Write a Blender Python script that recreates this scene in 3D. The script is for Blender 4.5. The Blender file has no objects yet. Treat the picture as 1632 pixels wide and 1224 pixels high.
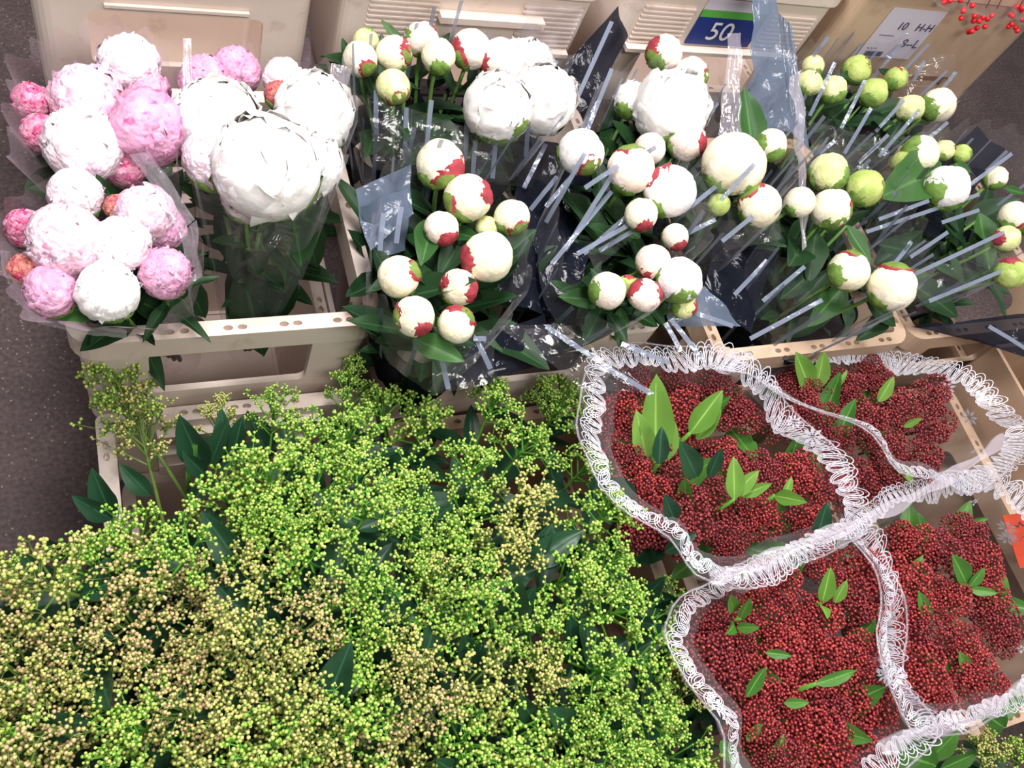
import bpy, bmesh, math, random
import numpy as np
from mathutils import Vector, Matrix, noise

# ------------------------------------------------------------------ camera, world, lights, exposure
C = bpy.context.scene.collection
SC = bpy.context.scene
CAMZ = 1.68
F = 1413.0
R = Matrix(((0.91364166, -0.26893891, 0.30484551),
            (-0.09805922, -0.87354498, -0.47676363),
            (0.39451655, 0.4056982, -0.82447902)))      # world -> camera (x right, y down, z forward)
cam_right = Vector(R[0]); cam_up = -Vector(R[1]); cam_back = -Vector(R[2])
cd = bpy.data.cameras.new('camera'); cam = bpy.data.objects.new('camera', cd); C.objects.link(cam)
cd.sensor_width = 36.0; cd.lens = F / 1632 * 36; cd.clip_start = 0.02
m = Matrix((cam_right, cam_up, cam_back)).transposed().to_4x4(); m.translation = (0, 0, CAMZ)
cam.matrix_world = m
SC.camera = cam
SC.view_settings.view_transform = 'Standard'; SC.view_settings.look = 'None'
SC.view_settings.gamma = 1; SC.view_settings.exposure = 0.0
SC.cycles.transparent_max_bounces = 32; SC.cycles.max_bounces = 8

w = bpy.data.worlds.new('world'); SC.world = w; w.use_nodes = True
w.node_tree.nodes['Background'].inputs[0].default_value = (1.0, 0.95, 0.97, 1)
w.node_tree.nodes['Background'].inputs[1].default_value = 0.26

def area(name, loc, tgt, sx, sy, e, col=(1, 1, 1)):
    l = bpy.data.lights.new(name, 'AREA'); l.shape = 'RECTANGLE'; l.size = sx; l.size_y = sy; l.energy = e; l.color = col
    o = bpy.data.objects.new(name, l); C.objects.link(o); o.location = loc
    o.rotation_euler = (Vector(tgt) - Vector(loc)).to_track_quat('-Z', 'Y').to_euler()
    return o
area('ceiling_or_fill_lamp', (0.10, 0.85, 2.6), (0.25, 0.8, 0.7), 0.8, 0.4, 52, (1, 0.96, 0.97))
area('ceiling_or_fill_lamp', (1.8, 0.9, 2.9), (1.2, 0.6, 0.7), 1.2, 0.3, 40, (1, 0.97, 0.96))
area('ceiling_or_fill_lamp', (0.5, -0.7, 2.7), (0.6, 0.8, 0.7), 1.2, 0.3, 38, (1, 0.98, 0.94))  # added front fill that brightens upright faces, not a known lamp

def W(px, py, h):
    "point on the level h below the camera height that the pixel of the photograph looks at"
    d = R.transposed() @ Vector(((px - 816) / F, (py - 612) / F, 1.0))
    p = d * (-h / d.z)
    return Vector((p.x, p.y, CAMZ + p.z))
def scale_at(p):
    return F / (R @ (Vector(p) - Vector((0, 0, CAMZ)))).z
def Z(h): return CAMZ - h

# ------------------------------------------------------------------ materials
MATS = {}
def new_mat(name):
    mt = bpy.data.materials.new(name); mt.use_nodes = True
    nt = mt.node_tree; b = nt.nodes['Principled BSDF']
    MATS[name] = mt
    return mt, nt, b
def N(nt, t, **kw):
    n = nt.nodes.new(t)
    for k, v in kw.items():
        if k in n.inputs: n.inputs[k].default_value = v
        else: setattr(n, k, v)
    return n
def ramp(nt, stops):
    r = nt.nodes.new('ShaderNodeValToRGB')
    els = r.color_ramp.elements
    while len(els) < len(stops): els.new(0.5)
    for e, (p, c) in zip(els, stops): e.position = p; e.color = (*c, 1)
    return r
def noise_mat(name, stops, scale=30, detail=3, rough=0.5, bump=0.0, bscale=60, spec=0.5, trans=0, sss=0, coord='Object'):
    mt, nt, b = new_mat(name)
    tc = N(nt, 'ShaderNodeTexCoord'); n = N(nt, 'ShaderNodeTexNoise', Scale=scale, Detail=detail)
    nt.links.new(tc.outputs[coord], n.inputs['Vector'])
    r = ramp(nt, stops); nt.links.new(n.outputs['Fac'], r.inputs[0]); nt.links.new(r.outputs[0], b.inputs['Base Color'])
    b.inputs['Roughness'].default_value = rough; b.inputs['Specular IOR Level'].default_value = spec
    if sss: b.inputs['Subsurface Weight'].default_value = sss; b.inputs['Subsurface Scale'].default_value = 0.01
    if bump:
        n2 = N(nt, 'ShaderNodeTexNoise', Scale=bscale, Detail=3); nt.links.new(tc.outputs[coord], n2.inputs['Vector'])
        bp = N(nt, 'ShaderNodeBump', Strength=bump, Distance=0.002); nt.links.new(n2.outputs['Fac'], bp.inputs['Height'])
        nt.links.new(bp.outputs[0], b.inputs['Normal'])
    return mt

# speckled concrete
mt, nt, b = new_mat('concrete')
tc = N(nt, 'ShaderNodeTexCoord')
n1 = N(nt, 'ShaderNodeTexNoise', Scale=5, Detail=6); n2 = N(nt, 'ShaderNodeTexVoronoi', Scale=75)
n3 = N(nt, 'ShaderNodeTexNoise', Scale=120, Detail=2)
for n in (n1, n2, n3): nt.links.new(tc.outputs['Object'], n.inputs['Vector'])
r1 = ramp(nt, [(0.3, (0.075, 0.050, 0.052)), (0.7, (0.125, 0.088, 0.086))]); nt.links.new(n1.outputs['Fac'], r1.inputs[0])
r2 = ramp(nt, [(0.09, (1, 1, 1)), (0.16, (0, 0, 0))]); nt.links.new(n2.outputs['Distance'], r2.inputs[0])
r3 = ramp(nt, [(0.35, (0.7, 0.7, 0.7)), (0.7, (1.3, 1.3, 1.3))]); nt.links.new(n3.outputs['Fac'], r3.inputs[0])
mu = N(nt, 'ShaderNodeMix', data_type='RGBA', blend_type='MULTIPLY'); mu.inputs[0].default_value = 1
nt.links.new(r1.outputs[0], mu.inputs[6]); nt.links.new(r3.outputs[0], mu.inputs[7])
mx = N(nt, 'ShaderNodeMix', data_type='RGBA'); nt.links.new(r2.outputs[0], mx.inputs[0])
nt.links.new(mu.outputs[2], mx.inputs[6]); mx.inputs[7].default_value = (0.32, 0.25, 0.2, 1)
nt.links.new(mx.outputs[2], b.inputs['Base Color']); b.inputs['Roughness'].default_value = 0.75

# cream crate plastic, stained with dirt
def plastic(name, c0, c1, dirt, stain=None):
    mt, nt, b = new_mat(name)
    tc = N(nt, 'ShaderNodeTexCoord')
    n1 = N(nt, 'ShaderNodeTexNoise', Scale=4, Detail=5); n2 = N(nt, 'ShaderNodeTexNoise', Scale=14, Detail=8, Roughness=0.7)
    for n in (n1, n2): nt.links.new(tc.outputs['Object'], n.inputs['Vector'])
    r1 = ramp(nt, [(0.35, c0), (0.65, c1)]); nt.links.new(n1.outputs['Fac'], r1.inputs[0])
    r2 = ramp(nt, [(0.56, (0, 0, 0)), (0.8, (0.75, 0.75, 0.75))]); nt.links.new(n2.outputs['Fac'], r2.inputs[0])
    mx = N(nt, 'ShaderNodeMix', data_type='RGBA'); nt.links.new(r2.outputs[0], mx.inputs[0])
    nt.links.new(r1.outputs[0], mx.inputs[6]); mx.inputs[7].default_value = (*dirt, 1)
    out = mx.outputs[2]
    if stain:
        geo = N(nt, 'ShaderNodeVectorMath', operation='DISTANCE'); nt.links.new(tc.outputs['Object'], geo.inputs[0]); geo.inputs[1].default_value = stain
        ns = N(nt, 'ShaderNodeTexNoise', Scale=45, Detail=5); nt.links.new(tc.outputs['Object'], ns.inputs['Vector'])
        ad = N(nt, 'ShaderNodeMath', operation='MULTIPLY_ADD'); nt.links.new(ns.outputs['Fac'], ad.inputs[0]); ad.inputs[1].default_value = 0.10
        nt.links.new(geo.outputs['Value'], ad.inputs[2])
        rs = ramp(nt, [(0.055, (0.6, 0.6, 0.6)), (0.10, (0, 0, 0))]); nt.links.new(ad.outputs[0], rs.inputs[0])
        m2 = N(nt, 'ShaderNodeMix', data_type='RGBA'); nt.links.new(rs.outputs[0], m2.inputs[0]); nt.links.new(out, m2.inputs[6])
        m2.inputs[7].default_value = (0.55, 0.10, 0.09, 1); out = m2.outputs[2]
    nt.links.new(out, b.inputs['Base Color'])
    b.inputs['Roughness'].default_value = 0.42
    return mt
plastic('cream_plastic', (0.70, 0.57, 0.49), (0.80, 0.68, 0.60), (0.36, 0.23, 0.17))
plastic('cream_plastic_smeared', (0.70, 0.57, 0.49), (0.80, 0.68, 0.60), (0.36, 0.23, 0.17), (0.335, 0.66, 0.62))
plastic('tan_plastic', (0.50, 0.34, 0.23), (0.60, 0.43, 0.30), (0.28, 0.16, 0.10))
noise_mat('brown_card', [(0.3, (0.40, 0.26, 0.17)), (0.7, (0.50, 0.34, 0.23))], 12, rough=0.8)

# petals
def petal_mat(name, base, base2, stain, thr=0.62, scale=2.2, sss=0.15, edge=None):
    "stain appears as streaks; coordinates of each petal mesh are in bud radii"
    mt, nt, b = new_mat(name)
    tc = N(nt, 'ShaderNodeTexCoord')
    mp = N(nt, 'ShaderNodeMapping'); nt.links.new(tc.outputs['Object'], mp.inputs[0]); mp.inputs['Scale'].default_value = (1, 1, 0.5)
    oi = N(nt, 'ShaderNodeObjectInfo')
    ad = N(nt, 'ShaderNodeVectorMath', operation='MULTIPLY_ADD'); nt.links.new(oi.outputs['Random'], ad.inputs[0]); ad.inputs[1].default_value = (40, 40, 40)
    nt.links.new(mp.outputs[0], ad.inputs[2])
    n1 = N(nt, 'ShaderNodeTexNoise', Scale=scale, Detail=6, Roughness=0.65); nt.links.new(ad.outputs[0], n1.inputs['Vector'])
    n2 = N(nt, 'ShaderNodeTexNoise', Scale=1.2, Detail=2); nt.links.new(ad.outputs[0], n2.inputs['Vector'])
    r0 = ramp(nt, [(0.35, base), (0.65, base2)]); nt.links.new(n2.outputs['Fac'], r0.inputs[0])
    r1 = ramp(nt, [(thr, (0, 0, 0)), (thr + 0.12, (1, 1, 1))]); nt.links.new(n1.outputs['Fac'], r1.inputs[0])
    mx = N(nt, 'ShaderNodeMix', data_type='RGBA'); nt.links.new(r1.outputs[0], mx.inputs[0]); nt.links.new(r0.outputs[0], mx.inputs[6])
    mx.inputs[7].default_value = (*stain, 1)
    out = mx.outputs[2]
    if edge:
        uv = N(nt, 'ShaderNodeUVMap'); s = N(nt, 'ShaderNodeSeparateXYZ'); nt.links.new(uv.outputs[0], s.inputs[0])
        ns = N(nt, 'ShaderNodeMath', operation='MULTIPLY_ADD'); nt.links.new(n1.outputs['Fac'], ns.inputs[0]); ns.inputs[1].default_value = 0.35; nt.links.new(s.outputs[0], ns.inputs[2])
        re = ramp(nt, [(edge[1], (0, 0, 0)), (edge[1] + 0.12, (1, 1, 1))]); nt.links.new(ns.outputs[0], re.inputs[0])
        m2 = N(nt, 'ShaderNodeMix', data_type='RGBA'); nt.links.new(re.outputs[0], m2.inputs[0]); nt.links.new(out, m2.inputs[6]); m2.inputs[7].default_value = (*edge[0], 1)
        out = m2.outputs[2]
    nt.links.new(out, b.inputs['Base Color'])
    b.inputs['Roughness'].default_value = 0.55; b.inputs['Specular IOR Level'].default_value = 0.25
    if sss: b.inputs['Subsurface Weight'].default_value = sss; b.inputs['Subsurface Scale'].default_value = 0.01
    soft = not any(k in name for k in ('pale', 'mauve', 'magenta', 'tan', 'whitepink'))
    bp = N(nt, 'ShaderNodeBump', Strength=0.10 if soft else 0.28, Distance=0.05); nw = N(nt, 'ShaderNodeTexNoise', Scale=2.6, Detail=2)
    nt.links.new(ad.outputs[0], nw.inputs['Vector']); nt.links.new(nw.outputs['Fac'], bp.inputs['Height']); nt.links.new(bp.outputs[0], b.inputs['Normal'])
    return mt
MAG = (0.62, 0.06, 0.26)
petal_mat('petal_white', (0.82, 0.78, 0.76), (0.88, 0.86, 0.84), (0.85, 0.55, 0.62), 0.72)
petal_mat('petal_whitepink', (0.84, 0.68, 0.75), (0.90, 0.80, 0.84), (0.74, 0.18, 0.42), 0.60)
petal_mat('petal_pale', (0.74, 0.46, 0.58), (0.84, 0.62, 0.71), MAG, 0.60)
petal_mat('petal_mauve', (0.56, 0.26, 0.41), (0.68, 0.38, 0.52), MAG, 0.58)
petal_mat('petal_magenta', (0.50, 0.13, 0.24), (0.66, 0.30, 0.40), (0.45, 0.03, 0.14), 0.50)
petal_mat('petal_tan', (0.45, 0.12, 0.11), (0.58, 0.28, 0.20), (0.35, 0.03, 0.08), 0.50)
petal_mat('petal_cream', (0.80, 0.72, 0.50), (0.86, 0.80, 0.64), (0.80, 0.66, 0.50), 0.70)
petal_mat('petal_blush', (0.82, 0.66, 0.56), (0.87, 0.76, 0.68), (0.78, 0.35, 0.32), 0.68)
petal_mat('petal_yellow', (0.60, 0.62, 0.25), (0.74, 0.74, 0.42), (0.5, 0.55, 0.2), 0.68)
petal_mat('petal_green', (0.33, 0.44, 0.10), (0.48, 0.56, 0.18), (0.3, 0.14, 0.08), 0.66)
petal_mat('sepal_red', (0.26, 0.03, 0.04), (0.36, 0.05, 0.065), (0.30, 0.25, 0.06), 0.66)
petal_mat('sepal_greenred', (0.13, 0.22, 0.04), (0.20, 0.29, 0.06), (0.30, 0.05, 0.05), 0.62, edge=((0.32, 0.035, 0.05), 0.78))
petal_mat('sepal_green', (0.12, 0.22, 0.04), (0.19, 0.31, 0.07), (0.16, 0.10, 0.04), 0.68)

def leaf_mat(name, c0, c1, rough=0.4, tr=0.25):
    mt, nt, b = new_mat(name)
    uv = N(nt, 'ShaderNodeUVMap'); s = N(nt, 'ShaderNodeSeparateXYZ'); nt.links.new(uv.outputs[0], s.inputs[0])
    ab = N(nt, 'ShaderNodeMath', operation='ABSOLUTE'); nt.links.new(s.outputs[0], ab.inputs[0])
    rv = ramp(nt, [(0.03, (1, 1, 1)), (0.10, (0, 0, 0))]); nt.links.new(ab.outputs[0], rv.inputs[0])
    oi = N(nt, 'ShaderNodeObjectInfo'); rr = ramp(nt, [(0.0, c0), (1.0, c1)]); nt.links.new(oi.outputs['Random'], rr.inputs[0])
    mx = N(nt, 'ShaderNodeMix', data_type='RGBA'); nt.links.new(rv.outputs[0], mx.inputs[0]); nt.links.new(rr.outputs[0], mx.inputs[6])
    mx.inputs[7].default_value = (min(1, c1[0] * 1.8), min(1, c1[1] * 1.6), min(1, c1[2] * 1.8), 1)
    nt.links.new(mx.outputs[2], b.inputs['Base Color']); b.inputs['Roughness'].default_value = rough; b.inputs['Specular IOR Level'].default_value = 0.3
    t = N(nt, 'ShaderNodeBsdfTranslucent'); nt.links.new(rr.outputs[0], t.inputs['Color'])
    ms = N(nt, 'ShaderNodeMixShader'); ms.inputs[0].default_value = tr
    nt.links.new(b.outputs[0], ms.inputs[1]); nt.links.new(t.outputs[0], ms.inputs[2])
    nt.links.new(ms.outputs[0], nt.nodes['Material Output'].inputs[0])
    return mt
leaf_mat('leaf_peony', (0.008, 0.032, 0.010), (0.020, 0.062, 0.019), 0.5, 0.10)
leaf_mat('leaf_peony_bright', (0.022, 0.075, 0.018), (0.045, 0.125, 0.03), 0.42, 0.12)
leaf_mat('leaf_dark', (0.012, 0.045, 0.022), (0.02, 0.07, 0.03), 0.35, 0.08)
leaf_mat('leaf_mid', (0.05, 0.17, 0.025), (0.10, 0.26, 0.045), 0.4, 0.2)
leaf_mat('leaf_light', (0.13, 0.30, 0.04), (0.20, 0.38, 0.07), 0.45, 0.3)
noise_mat('stem_green', [(0.3, (0.10, 0.22, 0.04)), (0.7, (0.16, 0.32, 0.06))], 20, rough=0.5)
noise_mat('branch_green', [(0.3, (0.07, 0.25, 0.025)), (0.7, (0.14, 0.38, 0.04))], 40, rough=0.5)
noise_mat('branch_olive', [(0.3, (0.09, 0.18, 0.03)), (0.7, (0.17, 0.25, 0.05))], 40, rough=0.5)
noise_mat('branch_red', [(0.3, (0.10, 0.015, 0.015)), (0.7, (0.20, 0.03, 0.025))], 40, rough=0.5)
noise_mat('bud_green', [(0.38, (0.22, 0.42, 0.05)), (0.52, (0.38, 0.54, 0.09)), (0.66, (0.56, 0.60, 0.18))], 160, 1, rough=0.4)
noise_mat('bud_gold', [(0.36, (0.34, 0.42, 0.08)), (0.52, (0.54, 0.52, 0.16)), (0.68, (0.62, 0.47, 0.22))], 160, 1, rough=0.4)
noise_mat('bud_tan', [(0.36, (0.40, 0.42, 0.11)), (0.5, (0.58, 0.48, 0.20)), (0.66, (0.58, 0.36, 0.22))], 160, 1, rough=0.4)
noise_mat('bud_red', [(0.36, (0.12, 0.014, 0.02)), (0.54, (0.24, 0.022, 0.03)), (0.70, (0.40, 0.07, 0.06))], 170, 1, rough=0.38)
noise_mat('bud_crimson', [(0.36, (0.17, 0.016, 0.022)), (0.54, (0.34, 0.026, 0.034)), (0.70, (0.56, 0.11, 0.07))], 170, 1, rough=0.38)

# films
def film(name, tint, haze, gl=0.05, col=(0.9, 0.9, 0.95), grazing=0.35, crinkle=0.35):
    mt, nt, b = new_mat(name); nt.nodes.remove(b)
    tr = N(nt, 'ShaderNodeBsdfTransparent'); tr.inputs[0].default_value = (*tint, 1)
    g = N(nt, 'ShaderNodeBsdfGlossy'); g.inputs[0].default_value = (1, 1, 1, 1); g.inputs['Roughness'].default_value = 0.12
    d = N(nt, 'ShaderNodeBsdfDiffuse'); d.inputs[0].default_value = (*col, 1)
    tc = N(nt, 'ShaderNodeTexCoord'); no = N(nt, 'ShaderNodeTexNoise', Scale=28, Detail=3, Distortion=1.0); nt.links.new(tc.outputs['Object'], no.inputs['Vector'])
    bp = N(nt, 'ShaderNodeBump', Strength=crinkle, Distance=0.01); nt.links.new(no.outputs['Fac'], bp.inputs['Height'])
    nt.links.new(bp.outputs[0], g.inputs['Normal'])
    lw = N(nt, 'ShaderNodeLayerWeight', Blend=0.35); pw = N(nt, 'ShaderNodeMath', operation='POWER'); nt.links.new(lw.outputs['Facing'], pw.inputs[0]); pw.inputs[1].default_value = 2.0
    ma = N(nt, 'ShaderNodeMath', operation='MULTIPLY_ADD'); nt.links.new(pw.outputs[0], ma.inputs[0]); ma.inputs[1].default_value = grazing; ma.inputs[2].default_value = haze
    m1 = N(nt, 'ShaderNodeMixShader'); nt.links.new(ma.outputs[0], m1.inputs[0]); nt.links.new(tr.outputs[0], m1.inputs[1]); nt.links.new(d.outputs[0], m1.inputs[2])
    m2 = N(nt, 'ShaderNodeMixShader'); m2.inputs[0].default_value = gl; nt.links.new(m1.outputs[0], m2.inputs[1]); nt.links.new(g.outputs[0], m2.inputs[2])
    nt.links.new(m2.outputs[0], nt.nodes['Material Output'].inputs[0])
    return mt
film('clear_film', (0.97, 0.965, 0.975), 0.012, 0.035, (0.8, 0.78, 0.82), 0.16)
film('pinkish_film', (0.96, 0.93, 0.955), 0.03, 0.04, (0.7, 0.55, 0.62), 0.25)
film('slate_film', (0.45, 0.48, 0.54), 0.10, 0.05, (0.05, 0.06, 0.09), 0.2)
film('slate_sheet', (0.5, 0.55, 0.6), 0.72, 0.02, (0.12, 0.15, 0.21), 0.2)
film('navy_shade_film', (0.22, 0.23, 0.27), 0.62, 0.012, (0.012, 0.014, 0.024), 0.1)  # navy wrap, and the painted shade inside sleeves and gaps
film('stripe_print', (0.75, 0.8, 0.9), 0.75, 0.03, (0.20, 0.23, 0.30), 0.0)
film('lace_print', (1, 1, 1), 0.9, 0.03, (0.70, 0.69, 0.76), 0.0)
film('fold_film', (0.97, 0.965, 0.975), 0.16, 0.05, (0.75, 0.68, 0.75), 0.35)

def flat(name, col, rough=0.5):
    mt, nt, b = new_mat(name); b.inputs['Base Color'].default_value = (*col, 1); b.inputs['Roughness'].default_value = rough; return mt
flat('print_blue', (0.01, 0.03, 0.20)); flat('print_green', (0.10, 0.40, 0.06)); flat('print_white', (0.8, 0.8, 0.8))
flat('paper', (0.62, 0.57, 0.66), 0.6); flat('ink', (0.03, 0.03, 0.09)); flat('orange_card', (0.72, 0.08, 0.03)); flat('berry_red', (0.70, 0.01, 0.02), 0.25)
flat('dark_inside', (0.02, 0.016, 0.016), 0.9)

# ------------------------------------------------------------------ object helpers
def link(name, me, parent=None):
    o = bpy.data.objects.new(name, me); C.objects.link(o)
    if parent: o.parent = parent
    return o
def tag(o, label=None, cat=None, group=None, kind=None):
    if label: o['label'] = label
    if cat: o['category'] = cat
    if group: o['group'] = group
    if kind: o['kind'] = kind
    return o
def empty(name, loc, label=None, cat=None, group=None):
    o = link(name, None); o.location = loc; o.empty_display_size = 0.02
    return tag(o, label, cat, group)
def pymesh(name, vs, fs, mat, smooth=False, uvs=None):
    me = bpy.data.meshes.new(name); me.from_pydata([tuple(v) for v in vs], [], fs)
    if mat: me.materials.append(MATS[mat])
    if smooth: me.polygons.foreach_set('use_smooth', [True] * len(me.polygons))
    if uvs is not None:
        ul = me.uv_layers.new(name='UVMap')
        vi = np.empty(len(me.loops), dtype=np.int32); me.loops.foreach_get('vertex_index', vi)
        ul.data.foreach_set('uv', np.asarray(uvs, dtype=np.float32)[vi].ravel())
    me.update(); return me
def world_part(name, vs, fs, mat, parent, smooth=False, off=None):
    "vertices in world space; the parent's location is taken off"
    l = parent.location if parent else (off or Vector((0, 0, 0)))
    me = pymesh(name, [Vector(v) - l for v in vs], fs, mat, smooth)
    return link(name, me, parent)
def box_v(c, s):
    x, y, z = c; a, b_, d = s[0] / 2, s[1] / 2, s[2] / 2
    vs = [(x + i * a, y + j * b_, z + k * d) for i in (-1, 1) for j in (-1, 1) for k in (-1, 1)]
    fs = [(0, 1, 3, 2), (4, 6, 7, 5), (0, 4, 5, 1), (2, 3, 7, 6), (0, 2, 6, 4), (1, 5, 7, 3)]
    return vs, fs
def tube_v(pts, radii, n=6, cap=True):
    pts = [Vector(p) for p in pts]; vs = []; fs = []
    for i, p in enumerate(pts):
        d = (pts[min(i + 1, len(pts) - 1)] - pts[max(i - 1, 0)]).normalized()
        a = d.cross(Vector((0.31, 0.2, 0.93)));
        if a.length < 1e-3: a = d.cross(Vector((1, 0, 0)))
        a.normalize(); b_ = d.cross(a); r = radii[i] if hasattr(radii, '__len__') else radii
        for k in range(n):
            t = 2 * math.pi * k / n; vs.append(p + a * math.cos(t) * r + b_ * math.sin(t) * r)
    for i in range(len(pts) - 1):
        for k in range(n):
            fs.append((i * n + k, i * n + (k + 1) % n, (i + 1) * n + (k + 1) % n, (i + 1) * n + k))
    if cap: fs.append(tuple(range(n))[::-1]); fs.append(tuple((len(pts) - 1) * n + k for k in range(n)))
    return vs, fs
def merge(lst):
    V = []; Fc = []
    for vs, fs in lst:
        o = len(V); V += list(vs); Fc += [tuple(i + o for i in f) for f in fs]
    return V, Fc

# ------------------------------------------------------------------ floor
fm = pymesh('floor', *box_v((0.9, 0.6, -0.05), (7, 7, 0.1)), 'concrete')
tag(link('floor', fm), kind='structure')

# ------------------------------------------------------------------ crates
def rrect(x0, x1, y0, y1, r, k=5):
    pts = []
    for cx, cy, a0 in ((x1 - r, y1 - r, 0), (x0 + r, y1 - r, 90), (x0 + r, y0 + r, 180), (x1 - r, y0 + r, 270)):
        for i in range(k + 1):
            a = math.radians(a0 + 90 * i / k); pts.append((cx + r * math.cos(a), cy + r * math.sin(a)))
    return pts
def sweep(x0, x1, y0, y1, z, profile, r=0.035):
    "profile: closed list of (outward offset, z offset); x0.. are the outer rim bounds"
    vs = []; fs = []; n = None; k = len(profile)
    for d, dz in profile:
        pts = rrect(x0 - d, x1 + d, y0 - d, y1 + d, max(0.006, r + d)); n = len(pts)
        vs += [(p[0], p[1], z + dz) for p in pts]
    for j in range(k):
        jj = (j + 1) % k
        for i in range(n):
            ii = (i + 1) % n; fs.append((j * n + i, j * n + ii, jj * n + ii, jj * n + i))
    return vs, fs
def rbox_cut(c, s, axis, r=0.012):
    "rounded window cutter running through along the axis"
    u = s[0] if axis == 'y' else s[1]
    pts = rrect(-u / 2, u / 2, -s[2] / 2, s[2] / 2, r, 4); L = (s[1] if axis == 'y' else s[0]) / 2
    vs = []
    for sg in (-1, 1):
        for a, b_ in pts: vs.append((c[0] + a, c[1] + sg * L, c[2] + b_) if axis == 'y' else (c[0] + sg * L, c[1] + a, c[2] + b_))
    n = len(pts); fs = [tuple(range(n)), tuple(range(n, 2 * n))[::-1]] + [(i, i + n, (i + 1) % n + n, (i + 1) % n) for i in range(n)]
    return vs, fs
def oval_cut(x, y, z, along, rx=0.0066, ry=0.0042, dep=0.012):
    vs = []
    for sg in (-dep, 0.01):
        for i in range(10):
            a = 2 * math.pi * i / 10; u, v = rx * math.cos(a), ry * math.sin(a)
            vs.append((x + u, y + v, z + sg) if along == 'x' else (x + v, y + u, z + sg))
    fs = [tuple(range(10)), tuple(range(10, 20))[::-1]] + [(i, i + 10, (i + 1) % 10 + 10, (i + 1) % 10) for i in range(10)]
    return vs, fs
def boolean(vs, fs, cuts, mat):
    me = pymesh('m', vs, fs, mat); o = link('m', me)
    bm = bmesh.new(); bm.from_mesh(me); bmesh.ops.recalc_face_normals(bm, faces=bm.faces); bm.to_mesh(me); bm.free()
    cm = bpy.data.meshes.new('c'); cm.from_pydata(*[merge(cuts)[0], [], merge(cuts)[1]])
    bm = bmesh.new(); bm.from_mesh(cm); bmesh.ops.recalc_face_normals(bm, faces=bm.faces); bm.to_mesh(cm); bm.free()
    co = link('c', cm)
    md = o.modifiers.new('b', 'BOOLEAN'); md.operation = 'DIFFERENCE'; md.object = co; md.solver = 'EXACT'
    dg = bpy.context.evaluated_depsgraph_get(); res = bpy.data.meshes.new_from_object(o.evaluated_get(dg))
    bpy.data.objects.remove(o); bpy.data.objects.remove(co)
    for p in res.polygons: p.use_smooth = False
    return res
RIM = 0.024
COLLAR = [(0, 0), (-RIM, 0), (-RIM, -0.006), (-RIM + .004, -0.2), (-0.012, -0.2), (-0.009, -0.045), (0, -0.042)]
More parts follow.
